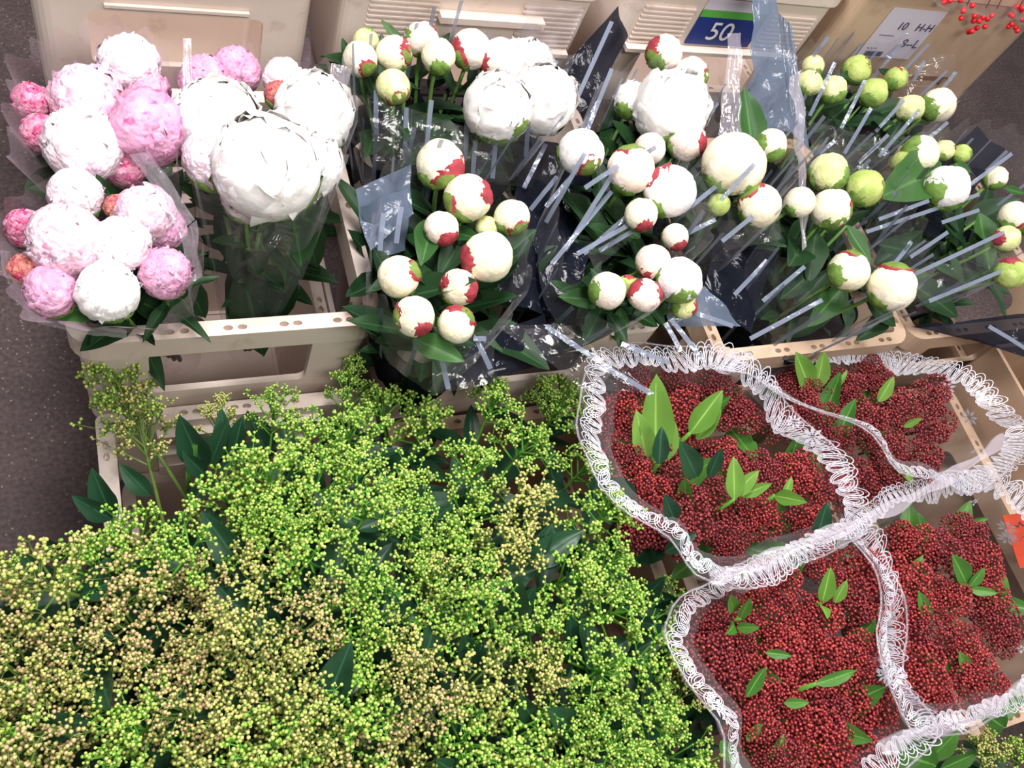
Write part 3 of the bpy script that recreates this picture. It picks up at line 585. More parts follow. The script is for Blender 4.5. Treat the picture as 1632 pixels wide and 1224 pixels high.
# bunches: name -> (base pixel, base level, head level)
BASE = {
 'P1': ((0.08, 0.93), 1.36, 0.91), 'P2': ((0.20, 0.80), 1.36, 0.89), 'P3': ((0.07, 0.79), 1.36, 0.90),
 'W1': ((0.50, 0.96), 1.36, 0.91), 'W2': ((0.46, 0.70), 1.36, 0.92), 'W3': ((0.70, 0.78), 1.36, 0.92), 'W4': ((0.95, 0.78), 1.36, 0.91),
 'G1': ((1.20, 0.90), 1.36, 0.94), 'G2': ((1.08, 0.66), 1.36, 0.93), 'G3': ((1.42, 0.72), 1.36, 0.93)}
def B(k):
    (x, y), hb, hh = BASE[k]; return Vector((x, y, Z(hb))), hh
PEONIES = [
# bunch, px, py, r, kind, colour, sepals, dz, label
('P1', 206, 104, 46, 'ball', 'whitepink', [], 0, 'pink-white peony flower topmost in the far pink bunch, against the crate panel'),
('P1', 137, 160, 56, 'ball', 'pale', [], -.01, 'pale pink round peony flower beside the outer magenta buds'),
('P1', 240, 206, 60, 'ball', 'mauve', [], -.02, 'large mauve-pink peony ball, biggest in the far pink bunch'),
('P1', 232, 148, 36, 'ball', 'mauve', [], .02, 'mauve peony flower half hidden above the large mauve ball'),
('P1', 134, 234, 58, 'ball', 'whitepink', [], -.01, 'white peony ball with faint pink veins, lowest in the far pink bunch'),
('P1', 49, 162, 29, 'ball', 'magenta', [], 0, 'small magenta peony bud furthest out over the concrete, upper one'),
('P1', 67, 214, 31, 'ball', 'magenta', [], 0, 'small magenta peony bud over the concrete, below its twin'),
('P1', 200, 268, 30, 'ball', 'magenta', [], .02, 'deep pink peony bud between the two pink bunches'),
('P2', 328, 132, 40, 'ball', 'mauve', [], .02, 'mauve peony flower at the back corner of the big white bunch'),
('P2', 376, 114, 37, 'ball', 'mauve', [], .02, 'mauve peony flower, topmost of the big white bunch'),
('P2', 452, 126, 31, 'ball', 'whitepink', [], .01, 'white peony bud above the dark red bud'),
('P2', 444, 152, 22, 'ball', 'tan', [], -.005, 'dark red peony bud set among big white flowers'),
('P2', 346, 192, 66, 'open', 'white', [], -.01, 'open white peony flower below the mauve pair'),
('P2', 500, 178, 62, 'open', 'white', [], -.01, 'open white peony flower at the outer edge against the wrap'),
('P2', 424, 268, 84, 'open', 'white', [], -.03, 'largest fully open creamy white peony flower'),
('P2', 342, 256, 48, 'ball', 'whitepink', [], .0, 'pink-edged white peony flower touching the large mauve ball'),
('P2', 492, 262, 52, 'open', 'white', [], .0, 'open white peony flower lowest against the clear wrap fold'),
('P2', 392, 318, 36, 'ball', 'whitepink', [], .02, 'white peony with magenta flecks hanging over the foliage'),
('P3', 121, 312, 41, 'ball', 'whitepink', [], .0, 'white peony with magenta base, topmost of the near pink bunch'),
('P3', 41, 365, 31, 'ball', 'magenta', [], .0, 'ruffled magenta and white peony bud overhanging the concrete'),
('P3', 105, 386, 58, 'ball', 'pale', [], -.02, 'largest pale pink peony in the near pink bunch'),
('P3', 192, 390, 44, 'ball', 'whitepink', [], -.02, 'bright white peony with magenta flecks in the centre of the near pink bunch'),
('P3', 186, 331, 20, 'ball', 'tan', [], .0, 'small rusty red peony bud in the near pink bunch'),
('P3', 232, 342, 45, 'ball', 'pale', [], .0, 'pale pink peony pressed under the wrap fold'),
('P3', 258, 362, 36, 'ball', 'mauve', [], .02, 'pink peony squeezed against the wrap edge'),
('P3', 38, 429, 24, 'ball', 'tan', [], .0, 'small tan-pink peony bud above the mauve ball'),
('P3', 80, 465, 41, 'ball', 'mauve', [], .0, 'smooth mauve peony ball above a large green leaf'),
('P3', 172, 466, 47, 'ball', 'white', [], -.01, 'round white peony at the lip of the near pink bunch'),
('P3', 263, 436, 40, 'ball', 'mauve', [], .0, 'smooth mauve-pink peony ball nearest the crate opening'),

('W1', 584, 66, 20, 'bud', 'yellow', [(80, 'g')], .01, 'small yellow-green peony bud at the far corner'),
('W1', 573, 95, 27, 'bud', 'cream', [(-50, 'm')], .0, 'cream peony bud with green sepal below the small yellow bud'),
('W1', 627, 86, 28, 'bud', 'cream', [(-10, 'm'), (20, 'r')], -.005, 'cream peony bud with wide crimson and green sepal'),
('W1', 627, 138, 27, 'bud', 'yellow', [(-70, 'm')], .0, 'pale yellow peony bud standing alone above grey stripes'),
('W1', 672, 64, 27, 'bud', 'blush', [(160, 'g'), (60, 'r')], .01, 'peony bud mostly hidden by its green and red sepals'),
('W1', 698, 90, 27, 'bud', 'cream', [(-80, 'g')], -.01, 'plain cream oval peony bud in the back row'),
('W1', 751, 80, 31, 'bud', 'blush', [(215, 'm'), (180, 'r')], .0, 'large blush peony bud with red sepal, beside the open white flowers'),
('W1', 795, 95, 32, 'bud', 'blush', [(200, 'r')], .0, 'blush peony bud behind the open white flowers'),
('W1', 838, 108, 46, 'open', 'white', [], .0, 'open white peony flower, hindmost of the striped-wrap cluster'),
('W1', 794, 172, 54, 'open', 'white', [(-45, 'm')], -.015, 'open white peony flower with loose outer petals and red-green sepal'),
('W1', 864, 158, 54, 'open', 'white', [], -.01, 'open white peony flower bulging against the clear wrap'),
('W2', 701, 262, 38, 'bud', 'cream', [(-30, 'r'), (-70, 'm')], -.02, 'tall cream peony bud, topmost of the near white bunch'),
('W2', 746, 316, 37, 'bud', 'cream', [(15, 'r'), (190, 'm')], -.01, 'cream peony bud with red sepal under the topmost bud'),
('W2', 704, 365, 27, 'bud', 'blush', [(-60, 'r')], .01, 'blush peony bud with broad red sepal above the round leaf'),
('W2', 815, 346, 28, 'bud', 'cream', [(-60, 'm')], .0, 'cream peony bud with red and green base at the inner edge'),
('W2', 775, 362, 18, 'bud', 'yellow', [(-90, 'g')], .02, 'tiny yellow peony bud tucked between larger ones'),
('W2', 776, 410, 40, 'bud', 'cream', [(190, 'r')], -.01, 'largest cream peony bud in the near white bunch, red sepal stripe'),
('W2', 636, 441, 33, 'bud', 'cream', [(20, 'm')], .0, 'cream peony bud nearest the pink bunch crate, green and red sepal'),
('W2', 731, 459, 29, 'bud', 'cream', [(-15, 'r'), (150, 'r')], .01, 'cream peony bud with red sepals between two green-based buds'),
('W2', 661, 504, 32, 'bud', 'cream', [(190, 'm'), (-60, 'r')], .0, 'cream peony bud with green and red stripe at the wrap lip'),
('W2', 727, 517, 29, 'bud', 'cream', [(40, 'm'), (80, 'r')], .01, 'lowest cream peony bud of the near white bunch, red-topped'),
('W3', 1058, 86, 28, 'bud', 'blush', [(200, 'm'), (150, 'r')], .0, 'blush peony bud with green sepal standing above an open flower'),
('W3', 1100, 120, 27, 'bud', 'blush', [(-20, 'm')], .0, 'blush peony bud with red-green sepal just behind the open flower'),
('W3', 1072, 172, 60, 'open', 'white', [], -.01, 'open white peony flower in the middle back, petals falling loose'),
('W3', 1008, 160, 30, 'open', 'white', [], .02, 'loose white petals of a falling peony flower'),
('W3', 1036, 238, 25, 'bud', 'blush', [], .0, 'small blush peony bud below the middle open flower'),
('W3', 1094, 226, 30, 'bud', 'blush', [(0, 'r')], .0, 'blush peony bud with red rim touching the big cream bud'),
('W3', 925, 243, 36, 'bud', 'white', [(-60, 'm')], .0, 'white peony bud standing alone with one petal lifted'),
('W3', 1006, 272, 38, 'bud', 'blush', [(95, 'm')], -.01, 'blush peony bud crossed by a grey stripe'),
('W3', 1068, 306, 41, 'bud', 'white', [(140, 'r')], -.01, 'big white peony bud in the middle bunch'),
('W3', 1021, 342, 26, 'bud', 'cream', [(-75, 'r')], .0, 'small cream peony bud with red base under the big white bud'),
('W3', 1076, 378, 21, 'bud', 'blush', [(-70, 'r')], .01, 'small pink-based peony bud under a twisted wrap fold'),
('W3', 1041, 418, 28, 'bud', 'blush', [(-60, 'm'), (-110, 'r')], .0, 'blush peony bud with ragged red edge and green base'),
('W3', 1083, 446, 36, 'bud', 'white', [(-80, 'g')], -.01, 'white half-open peony bud nearest the dark stripes'),
('W3', 968, 464, 29, 'bud', 'blush', [(180, 'g')], .0, 'smooth blush peony bud above broad green leaves'),
('W3', 1000, 456, 17, 'bud', 'green', [(90, 'r')], .02, 'small green peony bud squeezed between two blush buds'),
('W3', 1028, 470, 26, 'bud', 'blush', [(150, 'r'), (0, 'r')], .0, 'blush peony bud with red sepal on both sides'),
('W3', 1090, 488, 20, 'bud', 'yellow', [(-10, 'r'), (180, 'g')], .02, 'small red and yellow peony bud, lowest of the middle bunch'),
('W4', 1168, 262, 49, 'bud', 'cream', [(-60, 'g')], -.02, 'very large round cream peony bud between two bunches'),
('W4', 1228, 232, 25, 'bud', 'cream', [(-70, 'g'), (180, 'g')], .0, 'cream peony bud held in bright green sepals'),
('W4', 1211, 328, 34, 'bud', 'cream', [(130, 'm')], .0, 'cream peony bud crossed by grey stripe below the very large one'),
('W4', 1146, 326, 18, 'bud', 'green', [], .02, 'small green peony bud below the very large cream one'),
('W4', 1274, 322, 24, 'bud', 'cream', [], .01, 'narrow cream peony bud dimmed behind film'),
('G1', 1296, 106, 17, 'bud', 'yellow', [(-80, 'g')], .0, 'small green-yellow peony bud in the far corner near the slate sheet'),
('G1', 1289, 133, 20, 'bud', 'yellow', [(60, 'm')], .0, 'green peony bud with brown tip nearest the slate sheet'),
('G1', 1328, 143, 21, 'bud', 'yellow', [(-60, 'g')], -.005, 'pale yellow peony bud beside the brown-tipped one'),
('G1', 1364, 112, 22, 'bud', 'green', [(30, 'm')], .0, 'green peony bud with reddish cap under a dark leaf'),
('G1', 1391, 148, 22, 'bud', 'green', [(-120, 'g')], .0, 'green and yellow peony bud below the reddish-capped one'),
('G1', 1427, 126, 18, 'bud', 'green', [(60, 'r')], .01, 'dull green peony bud behind film in the back row'),
('G1', 1450, 173, 21, 'bud', 'yellow', [], .0, 'pale peony bud dimmed by film, inner of a pair'),
('G1', 1494, 168, 26, 'bud', 'cream', [(200, 'g')], .0, 'pale blush peony bud dimmed by film, outer of a pair'),
('G2', 1320, 276, 30, 'bud', 'yellow', [(-20, 'g'), (-70, 'g')], .0, 'yellow-green peony bud, topmost of the trio'),
('G2', 1377, 300, 29, 'bud', 'green', [(10, 'm')], .0, 'bright green peony bud with brown edge in the trio'),
('G2', 1324, 333, 31, 'bud', 'cream', [(-20, 'm'), (-80, 'g')], .0, 'cream peony bud, lowest of the trio'),
('G2', 1352, 432, 31, 'bud', 'cream', [(70, 'm'), (200, 'g')], .0, 'cream peony bud with red cap above the crate rim, smaller of the pair'),
('G2', 1421, 457, 37, 'bud', 'cream', [(85, 'm')], -.01, 'large round cream peony bud with red cap, bigger of the pair'),
('G3', 1466, 246, 28, 'bud', 'cream', [(120, 'g'), (190, 'g')], .0, 'white peony bud with a leaf across its front'),
('G3', 1437, 260, 17, 'bud', 'green', [], .01, 'small brownish green peony bud by the leaf-crossed one'),
('G3', 1505, 240, 16, 'bud', 'yellow', [(30, 'm')], .01, 'small yellow peony bud behind the leaf-crossed one'),
('G3', 1532, 246, 15, 'bud', 'green', [(0, 'g')], .01, 'smallest green peony bud near the dark torn wrap'),
('G3', 1509, 300, 34, 'bud', 'white', [(190, 'g')], -.01, 'round white peony bud with one petal standing up'),
('G3', 1586, 284, 18, 'bud', 'cream', [(-90, 'g')], .0, 'pale ragged peony bud at the outer edge'),
('G3', 1617, 346, 24, 'bud', 'cream', [(-60, 'm')], .0, 'cream peony bud with brown patch, upper of the edge group'),
('G3', 1604, 381, 20, 'bud', 'yellow', [(180, 'r')], .0, 'small yellow peony bud with brown flank at the edge'),
('G3', 1610, 436, 24, 'bud', 'green', [(90, 'r')], .0, 'green peony bud with reddish top, lowest at the edge'),
]
for bn, px, py, r, kind, col, sep, dz, label in PEONIES:
    b0, hh = B(bn)
    lm = 'leaf_peony' if bn[0] != 'P' else 'leaf_peony'
    peony(px, py, r, hh + dz, b0, kind, col, sep, label, leaves=6 if kind == 'bud' else 5, leafmat=lm)

# larger single leaves the photograph shows (children of a leafy stem)
def leafy_stem(bn, label, items):
    b0, hh = B(bn); root = empty('peony_sprig', b0, label, 'stem')
    p = W(items[0][0], items[0][1], items[0][4])
    st = world_part('stem', *tube_v([p, p.lerp(b0, 0.5), b0], [0.003, 0.0035, 0.004], 6), 'stem_green', root, True)
    for (x0, y0, x1, y1, h0, h1, mat, s, wf) in items:
        p, q = W(x0, y0, h0), W(x1, y1, h1)
        put_leaf(root, p, q - p, cam_back + Vector((0, 0, 0.5)), (q - p).length, mat, s, parent=st)
    return root
leafy_stem('P3', 'broad green peony leaf lying across the lip of the near pink bunch', [(165, 495, 50, 492, .93, .91, 'leaf_peony_bright', 3, 1)])
leafy_stem('P3', 'pointed green leaf beside the topmost flower of the near pink bunch', [(185, 325, 152, 275, .92, .88, 'leaf_peony', 1, 1)])
leafy_stem('P2', 'leafy peony stem seen through film in the pink peony crate', [
    (400, 350, 450, 465, 1.02, 1.12, 'leaf_peony_bright', 3, 1), (420, 345, 480, 440, 1.02, 1.1, 'leaf_peony', 1, 1), (430, 445, 375, 452, 1.12, 1.1, 'leaf_peony_bright', 1, 1),
    (480, 330, 505, 430, 1.0, 1.1, 'leaf_peony', 3, 1), (395, 345, 375, 440, 1.02, 1.12, 'leaf_peony', 1, 1), (470, 430, 430, 520, 1.1, 1.2, 'leaf_peony', 3, 1), (385, 430, 420, 560, 1.1, 1.25, 'leaf_peony', 1, 1)])
leafy_stem('P3', 'leafy peony stem low inside the pink peony crate', [
    (240, 455, 320, 490, 1.0, 1.08, 'leaf_peony', 3, 1), (200, 470, 270, 505, 1.0, 1.08, 'leaf_peony', 1, 1), (285, 430, 325, 500, 1.0, 1.1, 'leaf_peony', 1, 1), (235, 470, 180, 505, 1.0, 1.06, 'leaf_peony', 3, 1),
    (260, 470, 300, 505, 1.03, 1.12, 'leaf_peony', 3, 1)])
leafy_stem('W2', 'dark round peony leaves between the buds of the near white bunch', [
    (690, 350, 672, 420, .95, .94, 'leaf_peony_bright', 3, 1), (740, 375, 700, 440, .96, .96, 'leaf_peony', 3, 1), (720, 370, 765, 380, .96, .93, 'leaf_peony_bright', 3, 1),
    (700, 440, 640, 470, .98, .98, 'leaf_peony', 1, 1), (660, 540, 740, 575, .97, .95, 'leaf_peony_bright', 3, 1), (690, 520, 760, 550, .97, .98, 'leaf_peony', 3, 1)])
leafy_stem('W1', 'pointed green leaf rising behind the back row of cream buds', [(645, 80, 610, 30, .92, .88, 'leaf_peony_bright', 0, 1), (560, 110, 545, 60, .93, .9, 'leaf_peony', 1, 1)])
leafy_stem('W3', 'spray of broad dark leaves below the middle white bunch', [
    (960, 480, 892, 472, .98, .97, 'leaf_peony_bright', 3, 1), (990, 490, 985, 555, .98, 1.0, 'leaf_peony_bright', 1, 1), (1010, 500, 1050, 520, .98, .99, 'leaf_peony_bright', 3, 1),
    (960, 490, 930, 550, .99, 1.0, 'leaf_peony', 3, 1), (1040, 490, 1060, 520, .98, .98, 'leaf_peony', 3, 1), (1000, 480, 940, 430, .99, 1.0, 'leaf_peony', 1, 1), (970, 500, 1000, 545, .97, .97, 'leaf_peony', 3, 1),
    (1020, 380, 960, 340, 1.0, 1.0, 'leaf_peony_bright', 1, 1), (960, 400, 900, 380, 1.02, 1.02, 'leaf_peony', 3, 1)])
leafy_stem('W4', 'upright green leaf in film beside the slate sheet', [(1200, 250, 1188, 138, .93, .86, 'leaf_peony_bright', 3, 1)])
leafy_stem('G3', 'long bright leaf lying between the trio of buds and the round white bud', [
    (1500, 268, 1405, 312, .94, .93, 'leaf_peony_bright', 3, 1), (1450, 285, 1480, 262, .94, .93, 'leaf_peony', 1, 1), (1520, 262, 1550, 275, .94, .94, 'leaf_peony_bright', 3, 1), (1500, 330, 1525, 370, .96, .98, 'leaf_peony', 1, 1),
    (1560, 340, 1580, 430, .96, 1.0, 'leaf_peony_bright', 3, 1), (1600, 300, 1632, 310, .95, .95, 'leaf_peony_bright', 1, 1)])
leafy_stem('G2', 'dark leaves filling the wrap around the red-capped pair of buds', [
    (1350, 360, 1385, 420, .98, 1.0, 'leaf_peony_bright', 1, 1), (1300, 370, 1290, 450, 1.0, 1.02, 'leaf_peony', 3, 1), (1340, 460, 1290, 520, .99, 1.02, 'leaf_peony_bright', 3, 1),
    (1380, 480, 1430, 520, .98, 1.0, 'leaf_peony', 3, 1), (1450, 450, 1530, 505, 1.0, 1.02, 'leaf_peony', 3, 1), (1440, 430, 1500, 480, 1.0, 1.02, 'leaf_peony_bright', 1, 1), (1300, 430, 1240, 480, 1.02, 1.04, 'leaf_peony', 1, 1),
    (1290, 350, 1250, 400, 1.0, 1.02, 'leaf_peony', 3, 1), (1400, 390, 1450, 400, 1.0, 1.0, 'leaf_peony', 3, 1), (1420, 500, 1360, 545, 1.0, 1.03, 'leaf_peony', 1, 1)])
leafy_stem('G1', 'dark leaves among the small green buds at the back', [
    (1380, 130, 1340, 118, .95, .94, 'leaf_peony', 3, 1), (1320, 120, 1300, 150, .95, .96, 'leaf_peony', 3, 1), (1400, 110, 1430, 130, .96, .95, 'leaf_peony', 1, 1), (1350, 170, 1300, 210, 1.0, 1.03, 'leaf_peony', 3, 1),
    (1380, 180, 1420, 210, 1.0, 1.02, 'leaf_peony', 1, 1), (1340, 190, 1370, 220, 1.02, 1.05, 'leaf_peony', 3, 1), (1470, 200, 1440, 230, 1.0, 1.03, 'leaf_peony', 1, 1)])

FILL = {'P1': (.07, 14), 'P2': (.09, 26), 'P3': (.06, 14), 'W1': (.20, 60), 'W2': (.16, 50), 'W3': (.20, 90), 'W4': (.14, 46), 'G1': (.19, 60), 'G2': (.17, 66), 'G3': (.17, 60)}
WHERE = {'P1': 'far pink bunch', 'P2': 'big white bunch', 'P3': 'near pink bunch', 'W1': 'striped bunch at the back', 'W2': 'near white bunch', 'W3': 'middle white bunch', 'W4': 'very large cream bud',
         'G1': 'small green buds at the back', 'G2': 'trio and red-capped pair', 'G3': 'outermost buds'}
CEN = {'P1': (155, 200), 'P2': (425, 230), 'P3': (160, 420), 'W1': (710, 150), 'W2': (720, 420), 'W3': (1010, 330), 'W4': (1190, 300), 'G1': (1390, 170), 'G2': (1370, 390), 'G3': (1560, 350)}
for bn, (rr, n) in FILL.items():
    b0, hh = B(bn); top = W(CEN[bn][0], CEN[bn][1], hh + 0.10); rf = random.Random(sum(map(ord, bn)))
    root = empty('peony_sprig', b0, 'dark green peony foliage massed under the ' + WHERE[bn], 'foliage')
    st = world_part('stem', *tube_v([top, top.lerp(b0, 0.5), b0], [0.003, 0.0035, 0.004], 6), 'stem_green', root, True)
    for k in range(n):
        t = rf.uniform(0.05 if bn[0] != 'P' else 0.25, 0.6); c = top.lerp(b0, t); a = rf.uniform(0, 6.28); q = rf.random() ** 0.6 * rr * (1 - 0.5 * t) * 0.7
        p = c + Vector((math.cos(a) * q, math.sin(a) * q, 0)); d = Vector((math.cos(a + rf.uniform(-1, 1)), math.sin(a + rf.uniform(-1, 1)), rf.uniform(-0.2, 0.8)))
        put_leaf(root, p, d, Vector((0, 0, 1)), rf.uniform(0.08, 0.13), 'leaf_peony', rf.randrange(4), parent=st)

# ------------------------------------------------------------------ sleeves of film
def catmull(pts, n):
    pts = [Vector(p) for p in pts]; m_ = len(pts); seg = [(pts[(i + 1) % m_] - pts[i]).length for i in range(m_)]; tot = sum(seg); out = []
    for k in range(n):
        d = tot * k / n; i = 0
        while d > seg[i] and i < m_ - 1: d -= seg[i]; i += 1
        t = d / max(seg[i], 1e-6); p0, p1, p2, p3 = pts[i - 1], pts[i], pts[(i + 1) % m_], pts[(i + 2) % m_]
        out.append(0.5 * ((2 * p1) + (p2 - p0) * t + (2 * p0 - 5 * p1 + 4 * p2 - p3) * t * t + (3 * p1 - p0 - 3 * p2 + p3) * t ** 3))
    return out
class Sleeve:
    def __init__(s, ring, base, r0, power=0.75, pleat=0.02, seed=1, n=72, zb=0.0):
        s.ring = catmull(ring, n); s.n = n; s.base = Vector(base); s.r0 = r0; s.power = power; s.pleat = pleat; s.flare = 0.0; s.seed = seed
        s.c = sum(s.ring, Vector()) / n
        s.out = [Vector(((p - s.c).x, (p - s.c).y, 0)).normalized() for p in s.ring]
    def P(s, i, t, off=0.0):
        i0 = int(math.floor(i)) % s.n; i1 = (i0 + 1) % s.n; f = i - math.floor(i)
        ring = s.ring[i0].lerp(s.ring[i1], f); out = s.out[i0].lerp(s.out[i1], f).normalized()
        b_ = s.base + out * s.r0
        k = max(0, t) ** s.power
        p = Vector((b_.x + (ring.x - b_.x) * k, b_.y + (ring.y - b_.y) * k, b_.z + (ring.z - b_.z) * t))
        a = 2 * math.pi * (i / s.n)
        wv = math.sin(5 * a + s.seed) * 0.5 + math.sin(11 * a + s.seed * 2.1 + t * 2) * 0.35 + abs(math.sin(8.5 * a + s.seed)) * 0.4 - 0.2
        if s.flare and t > 0.86:
            e = (t - 0.86) / 0.14; p += out * s.flare * (e - 0.5) ; p.z -= (e - 0.4) * 0.012
        elif s.flare: p -= out * s.flare * 0.5 * (t / 0.86)
        return p + out * (wv * s.pleat * t * (1 - 0.6 * abs(t - .6)) + off)
    def mesh(s, t0, t1, mrows, mat, root, name='sleeve'):
        vs = []; fs = []; n = s.n * 2
        for j in range(mrows + 1):
            for i in range(n):
                t = t0 + (t1 - t0) * j / mrows
                if j == mrows: t += 0.02 * math.sin(i * 0.9 + s.seed) * (1 if t1 > 0.9 else 0)
                vs.append(s.P(i / 2, t))
        for j in range(mrows):
            for i in range(n): fs.append((j * n + i, j * n + (i + 1) % n, (j + 1) * n + (i + 1) % n, (j + 1) * n + i))
        return world_part(name, vs, fs, mat, root, True)
    def stripe(s, i, t0, t1, root, wd=0.0065, mat='stripe_print'):
        vs = []; fs = []; m_ = 8
        for j in range(m_ + 1):
            t = t0 + (t1 - t0) * j / m_
            p = s.P(i, t, 0.0015); q = s.P(i + 0.5, t, 0.0015); d = (q - p).normalized() * wd / 2
            vs += [p - d, p + d]
        for j in range(m_): fs.append((2 * j, 2 * j + 1, 2 * j + 3, 2 * j + 2))
        return world_part('stripe', vs, fs, mat, root)
def ell(cx, cy, rx, ry, h, rot=0, k=14, dh=0.0):
    o = []
    for i in range(k):
        a = 2 * math.pi * i / k; x, y = rx * math.cos(a), ry * math.sin(a); c_, s_ = math.cos(math.radians(rot)), math.sin(math.radians(rot))
        o.append(W(cx + x * c_ - y * s_, cy + x * s_ + y * c_, h + dh * math.sin(a)))
    return o
SL = {}
def sleeve(key, ring, bn, label, mat='clear_film', r0=0.045, power=0.7, pleat=0.014, seed=1, stripes=(), low='slate_film', lowt=0.0, baseh=0.0):
    b0, hh = B(bn); b0 = b0 - Vector((0, 0, baseh))
    root = empty('flower_sleeve', b0, label, 'wrapping')
    s = Sleeve(ring, b0, r0, power, pleat, seed)
    s.mesh(lowt, 1.0, 12, mat, root, 'film')
    if lowt > 0: s.mesh(0.0, lowt, 8, low, root, 'shade_film')  # dark lower half stands in for the shade inside the sleeve
    rnd = random.Random(seed)
    for k in stripes:
        i = k + rnd.uniform(-.8, .8); t1 = rnd.uniform(0.9, 1.03); t0 = t1 - rnd.uniform(0.22, 0.42)
        s.stripe(i, t0, t1, root)
        if rnd.random() < 0.6: s.stripe(i + rnd.uniform(1, 2), max(0.3, t0 - 0.35), t0 - 0.08, root)
    # rolled upper edge that catches the light
    vs = [s.P(i / 2, 1.0) for i in range(s.n * 2 + 1)]
    SL[key] = s
    return root
sleeve('P1', ell(155, 175, 150, 140, .86, 0), 'P1', 'clear film sleeve around the far pink peony bunch', 'pinkish_film', seed=2, power=1.1)
sleeve('P2', ell(425, 195, 140, 135, .84, 0), 'P2', 'clear film sleeve around the big white peony bunch', 'clear_film', seed=3, power=1.1)
sleeve('P3', ell(150, 400, 165, 128, .87, 8), 'P3', 'clear film sleeve around the near pink peony bunch', 'pinkish_film', seed=4, power=1.5)
sleeve('W1', ell(735, 120, 185, 105, .86, 6), 'W1', 'grey-striped film sleeve round the white peonies at the back', seed=5, stripes=range(0, 72, 3), lowt=0.74, low='navy_shade_film')
sleeve('W2', ell(715, 395, 125, 170, .89, -8), 'W2', 'grey-striped film sleeve round the near white peony buds', seed=6, stripes=range(0, 72, 6), lowt=0.62, low='navy_shade_film')
sleeve('W3', ell(1020, 300, 125, 215, .88, 12), 'W3', 'grey-striped film sleeve round the middle white peonies', seed=7, stripes=range(0, 72, 3), lowt=0.74, low='navy_shade_film')
sleeve('W4', ell(1190, 240, 95, 120, .86, 5), 'W4', 'grey-striped film sleeve round the very large cream bud', seed=8, stripes=range(0, 72, 5), lowt=0.62, low='navy_shade_film')
sleeve('G1', ell(1400, 130, 135, 85, .90, 8), 'G1', 'grey-striped film sleeve round the small green buds at the back', seed=9, stripes=range(0, 72, 3), lowt=0.72, low='navy_shade_film')
sleeve('G2', ell(1360, 370, 115, 150, .90, -20), 'G2', 'grey-striped film sleeve round the red-capped pair and the trio', seed=10, stripes=range(0, 72, 4), lowt=0.62, low='navy_shade_film')
sleeve('G3', ell(1570, 320, 130, 125, .90, 10), 'G3', 'grey-striped film sleeve round the outermost buds', seed=12, stripes=range(0, 72, 3), lowt=0.62, low='navy_shade_film')

# loose strips of sleeve (flaps) that stick out of the bunches
def flap(label, quads, stripes=(), cat='wrapping'):
    p0 = W(quads[0][0][0], quads[0][0][1], quads[0][0][2])
    root = empty('sleeve_flap', p0, label, cat)
    for k, (a, b_, c, d, mat) in enumerate(quads):
        sheet('film_sheet', [W(*a), W(*b_), W(*c), W(*d)], mat, root, 12, 12, 0.012, k + quads[0][0][0] * 0.01)
    for (x0, y0, h0, x1, y1, h1) in stripes:
        p, q = W(x0, y0, h0), W(x1, y1, h1); d = (q - p).normalized(); s_ = d.cross(cam_back).normalized() * 0.0035
        n_ = cam_back * 0.002
        world_part('stripe', [p - s_ + n_, p + s_ + n_, p.lerp(q, .5) + s_ + n_ * 2.5, p.lerp(q, .5) - s_ + n_ * 2.5, q + s_ + n_, q - s_ + n_], [(0, 1, 2, 3), (3, 2, 4, 5)], 'stripe_print', root)
    return root
flap('tall slate-blue sheet of wrap standing by the green-sepalled bud', [((1235, -10, .80), (1200, -10, .80), (1195, 205, .93), (1262, 212, .93), 'slate_sheet'), ((1262, 40, .84), (1240, 20, .84), (1255, 205, .94), (1290, 240, .95), 'slate_sheet')])
flap('crumpled slate wrap beside the near white bunch', [((570, 300, .92), (655, 262, .92), (660, 340, .95), (590, 400, .96), 'slate_sheet'), ((575, 330, .93), (650, 300, .92), (650, 400, .99), (600, 410, .99), 'slate_sheet')],
     [(612, 340, .93, 606, 400, .96), (640, 330, .92, 632, 388, .95)])
flap('dark navy sheet of wrap between the near and middle white bunches', [((840, 330, 1.0), (940, 400, 1.0), (910, 520, 1.03), (788, 470, 1.03), 'navy_shade_film'), ((760, 540, 1.02), (870, 500, 1.02), (880, 580, 1.05), (700, 620, 1.05), 'navy_shade_film')])
flap('clear wrap tail with two white stripes reaching over the green skimmia', [((790, 520, .97), (900, 515, .97), (1045, 628, .99), (930, 620, 1.0), 'clear_film')],
     [(870, 520, .965, 945, 570, .975), (958, 580, .975, 1038, 628, .985), (990, 548, .965, 1065, 578, .975)])
flap('grey striped wrap corner hanging below the near white bunch', [((690, 540, .99), (790, 525, .99), (790, 610, 1.02), (685, 630, 1.03), 'clear_film')],
     [(705, 575, .98, 715, 620, 1.0), (762, 545, .98, 782, 588, 1.0), (755, 540, .975, 775, 540, .975)])
flap('slate wrap corner at the foot of the middle white bunch', [((1060, 480, .96), (1110, 440, .96), (1180, 520, .99), (1070, 520, .99), 'slate_sheet')],
     [(1070, 510, .96, 1120, 575, .97), (1110, 500, .96, 1168, 520, .97), (1060, 515, .96, 1085, 560, .97)])
flap('dark torn wrap sheet below the very large cream bud', [((1140, 370, 1.0), (1250, 370, 1.0), (1200, 530, 1.04), (1120, 470, 1.03), 'navy_shade_film')],
     [(1222, 415, .97, 1170, 470, 1.0), (1282, 425, .96, 1215, 480, 1.0), (1310, 478, .95, 1195, 540, .99)])
flap('dark wrap foot resting over the crate rim at the edge', [((1450, 520, 1.02), (1640, 500, 1.0), (1650, 575, 1.02), (1560, 545, 1.04), 'navy_shade_film')], [(1575, 520, .99, 1640, 560, .99)])
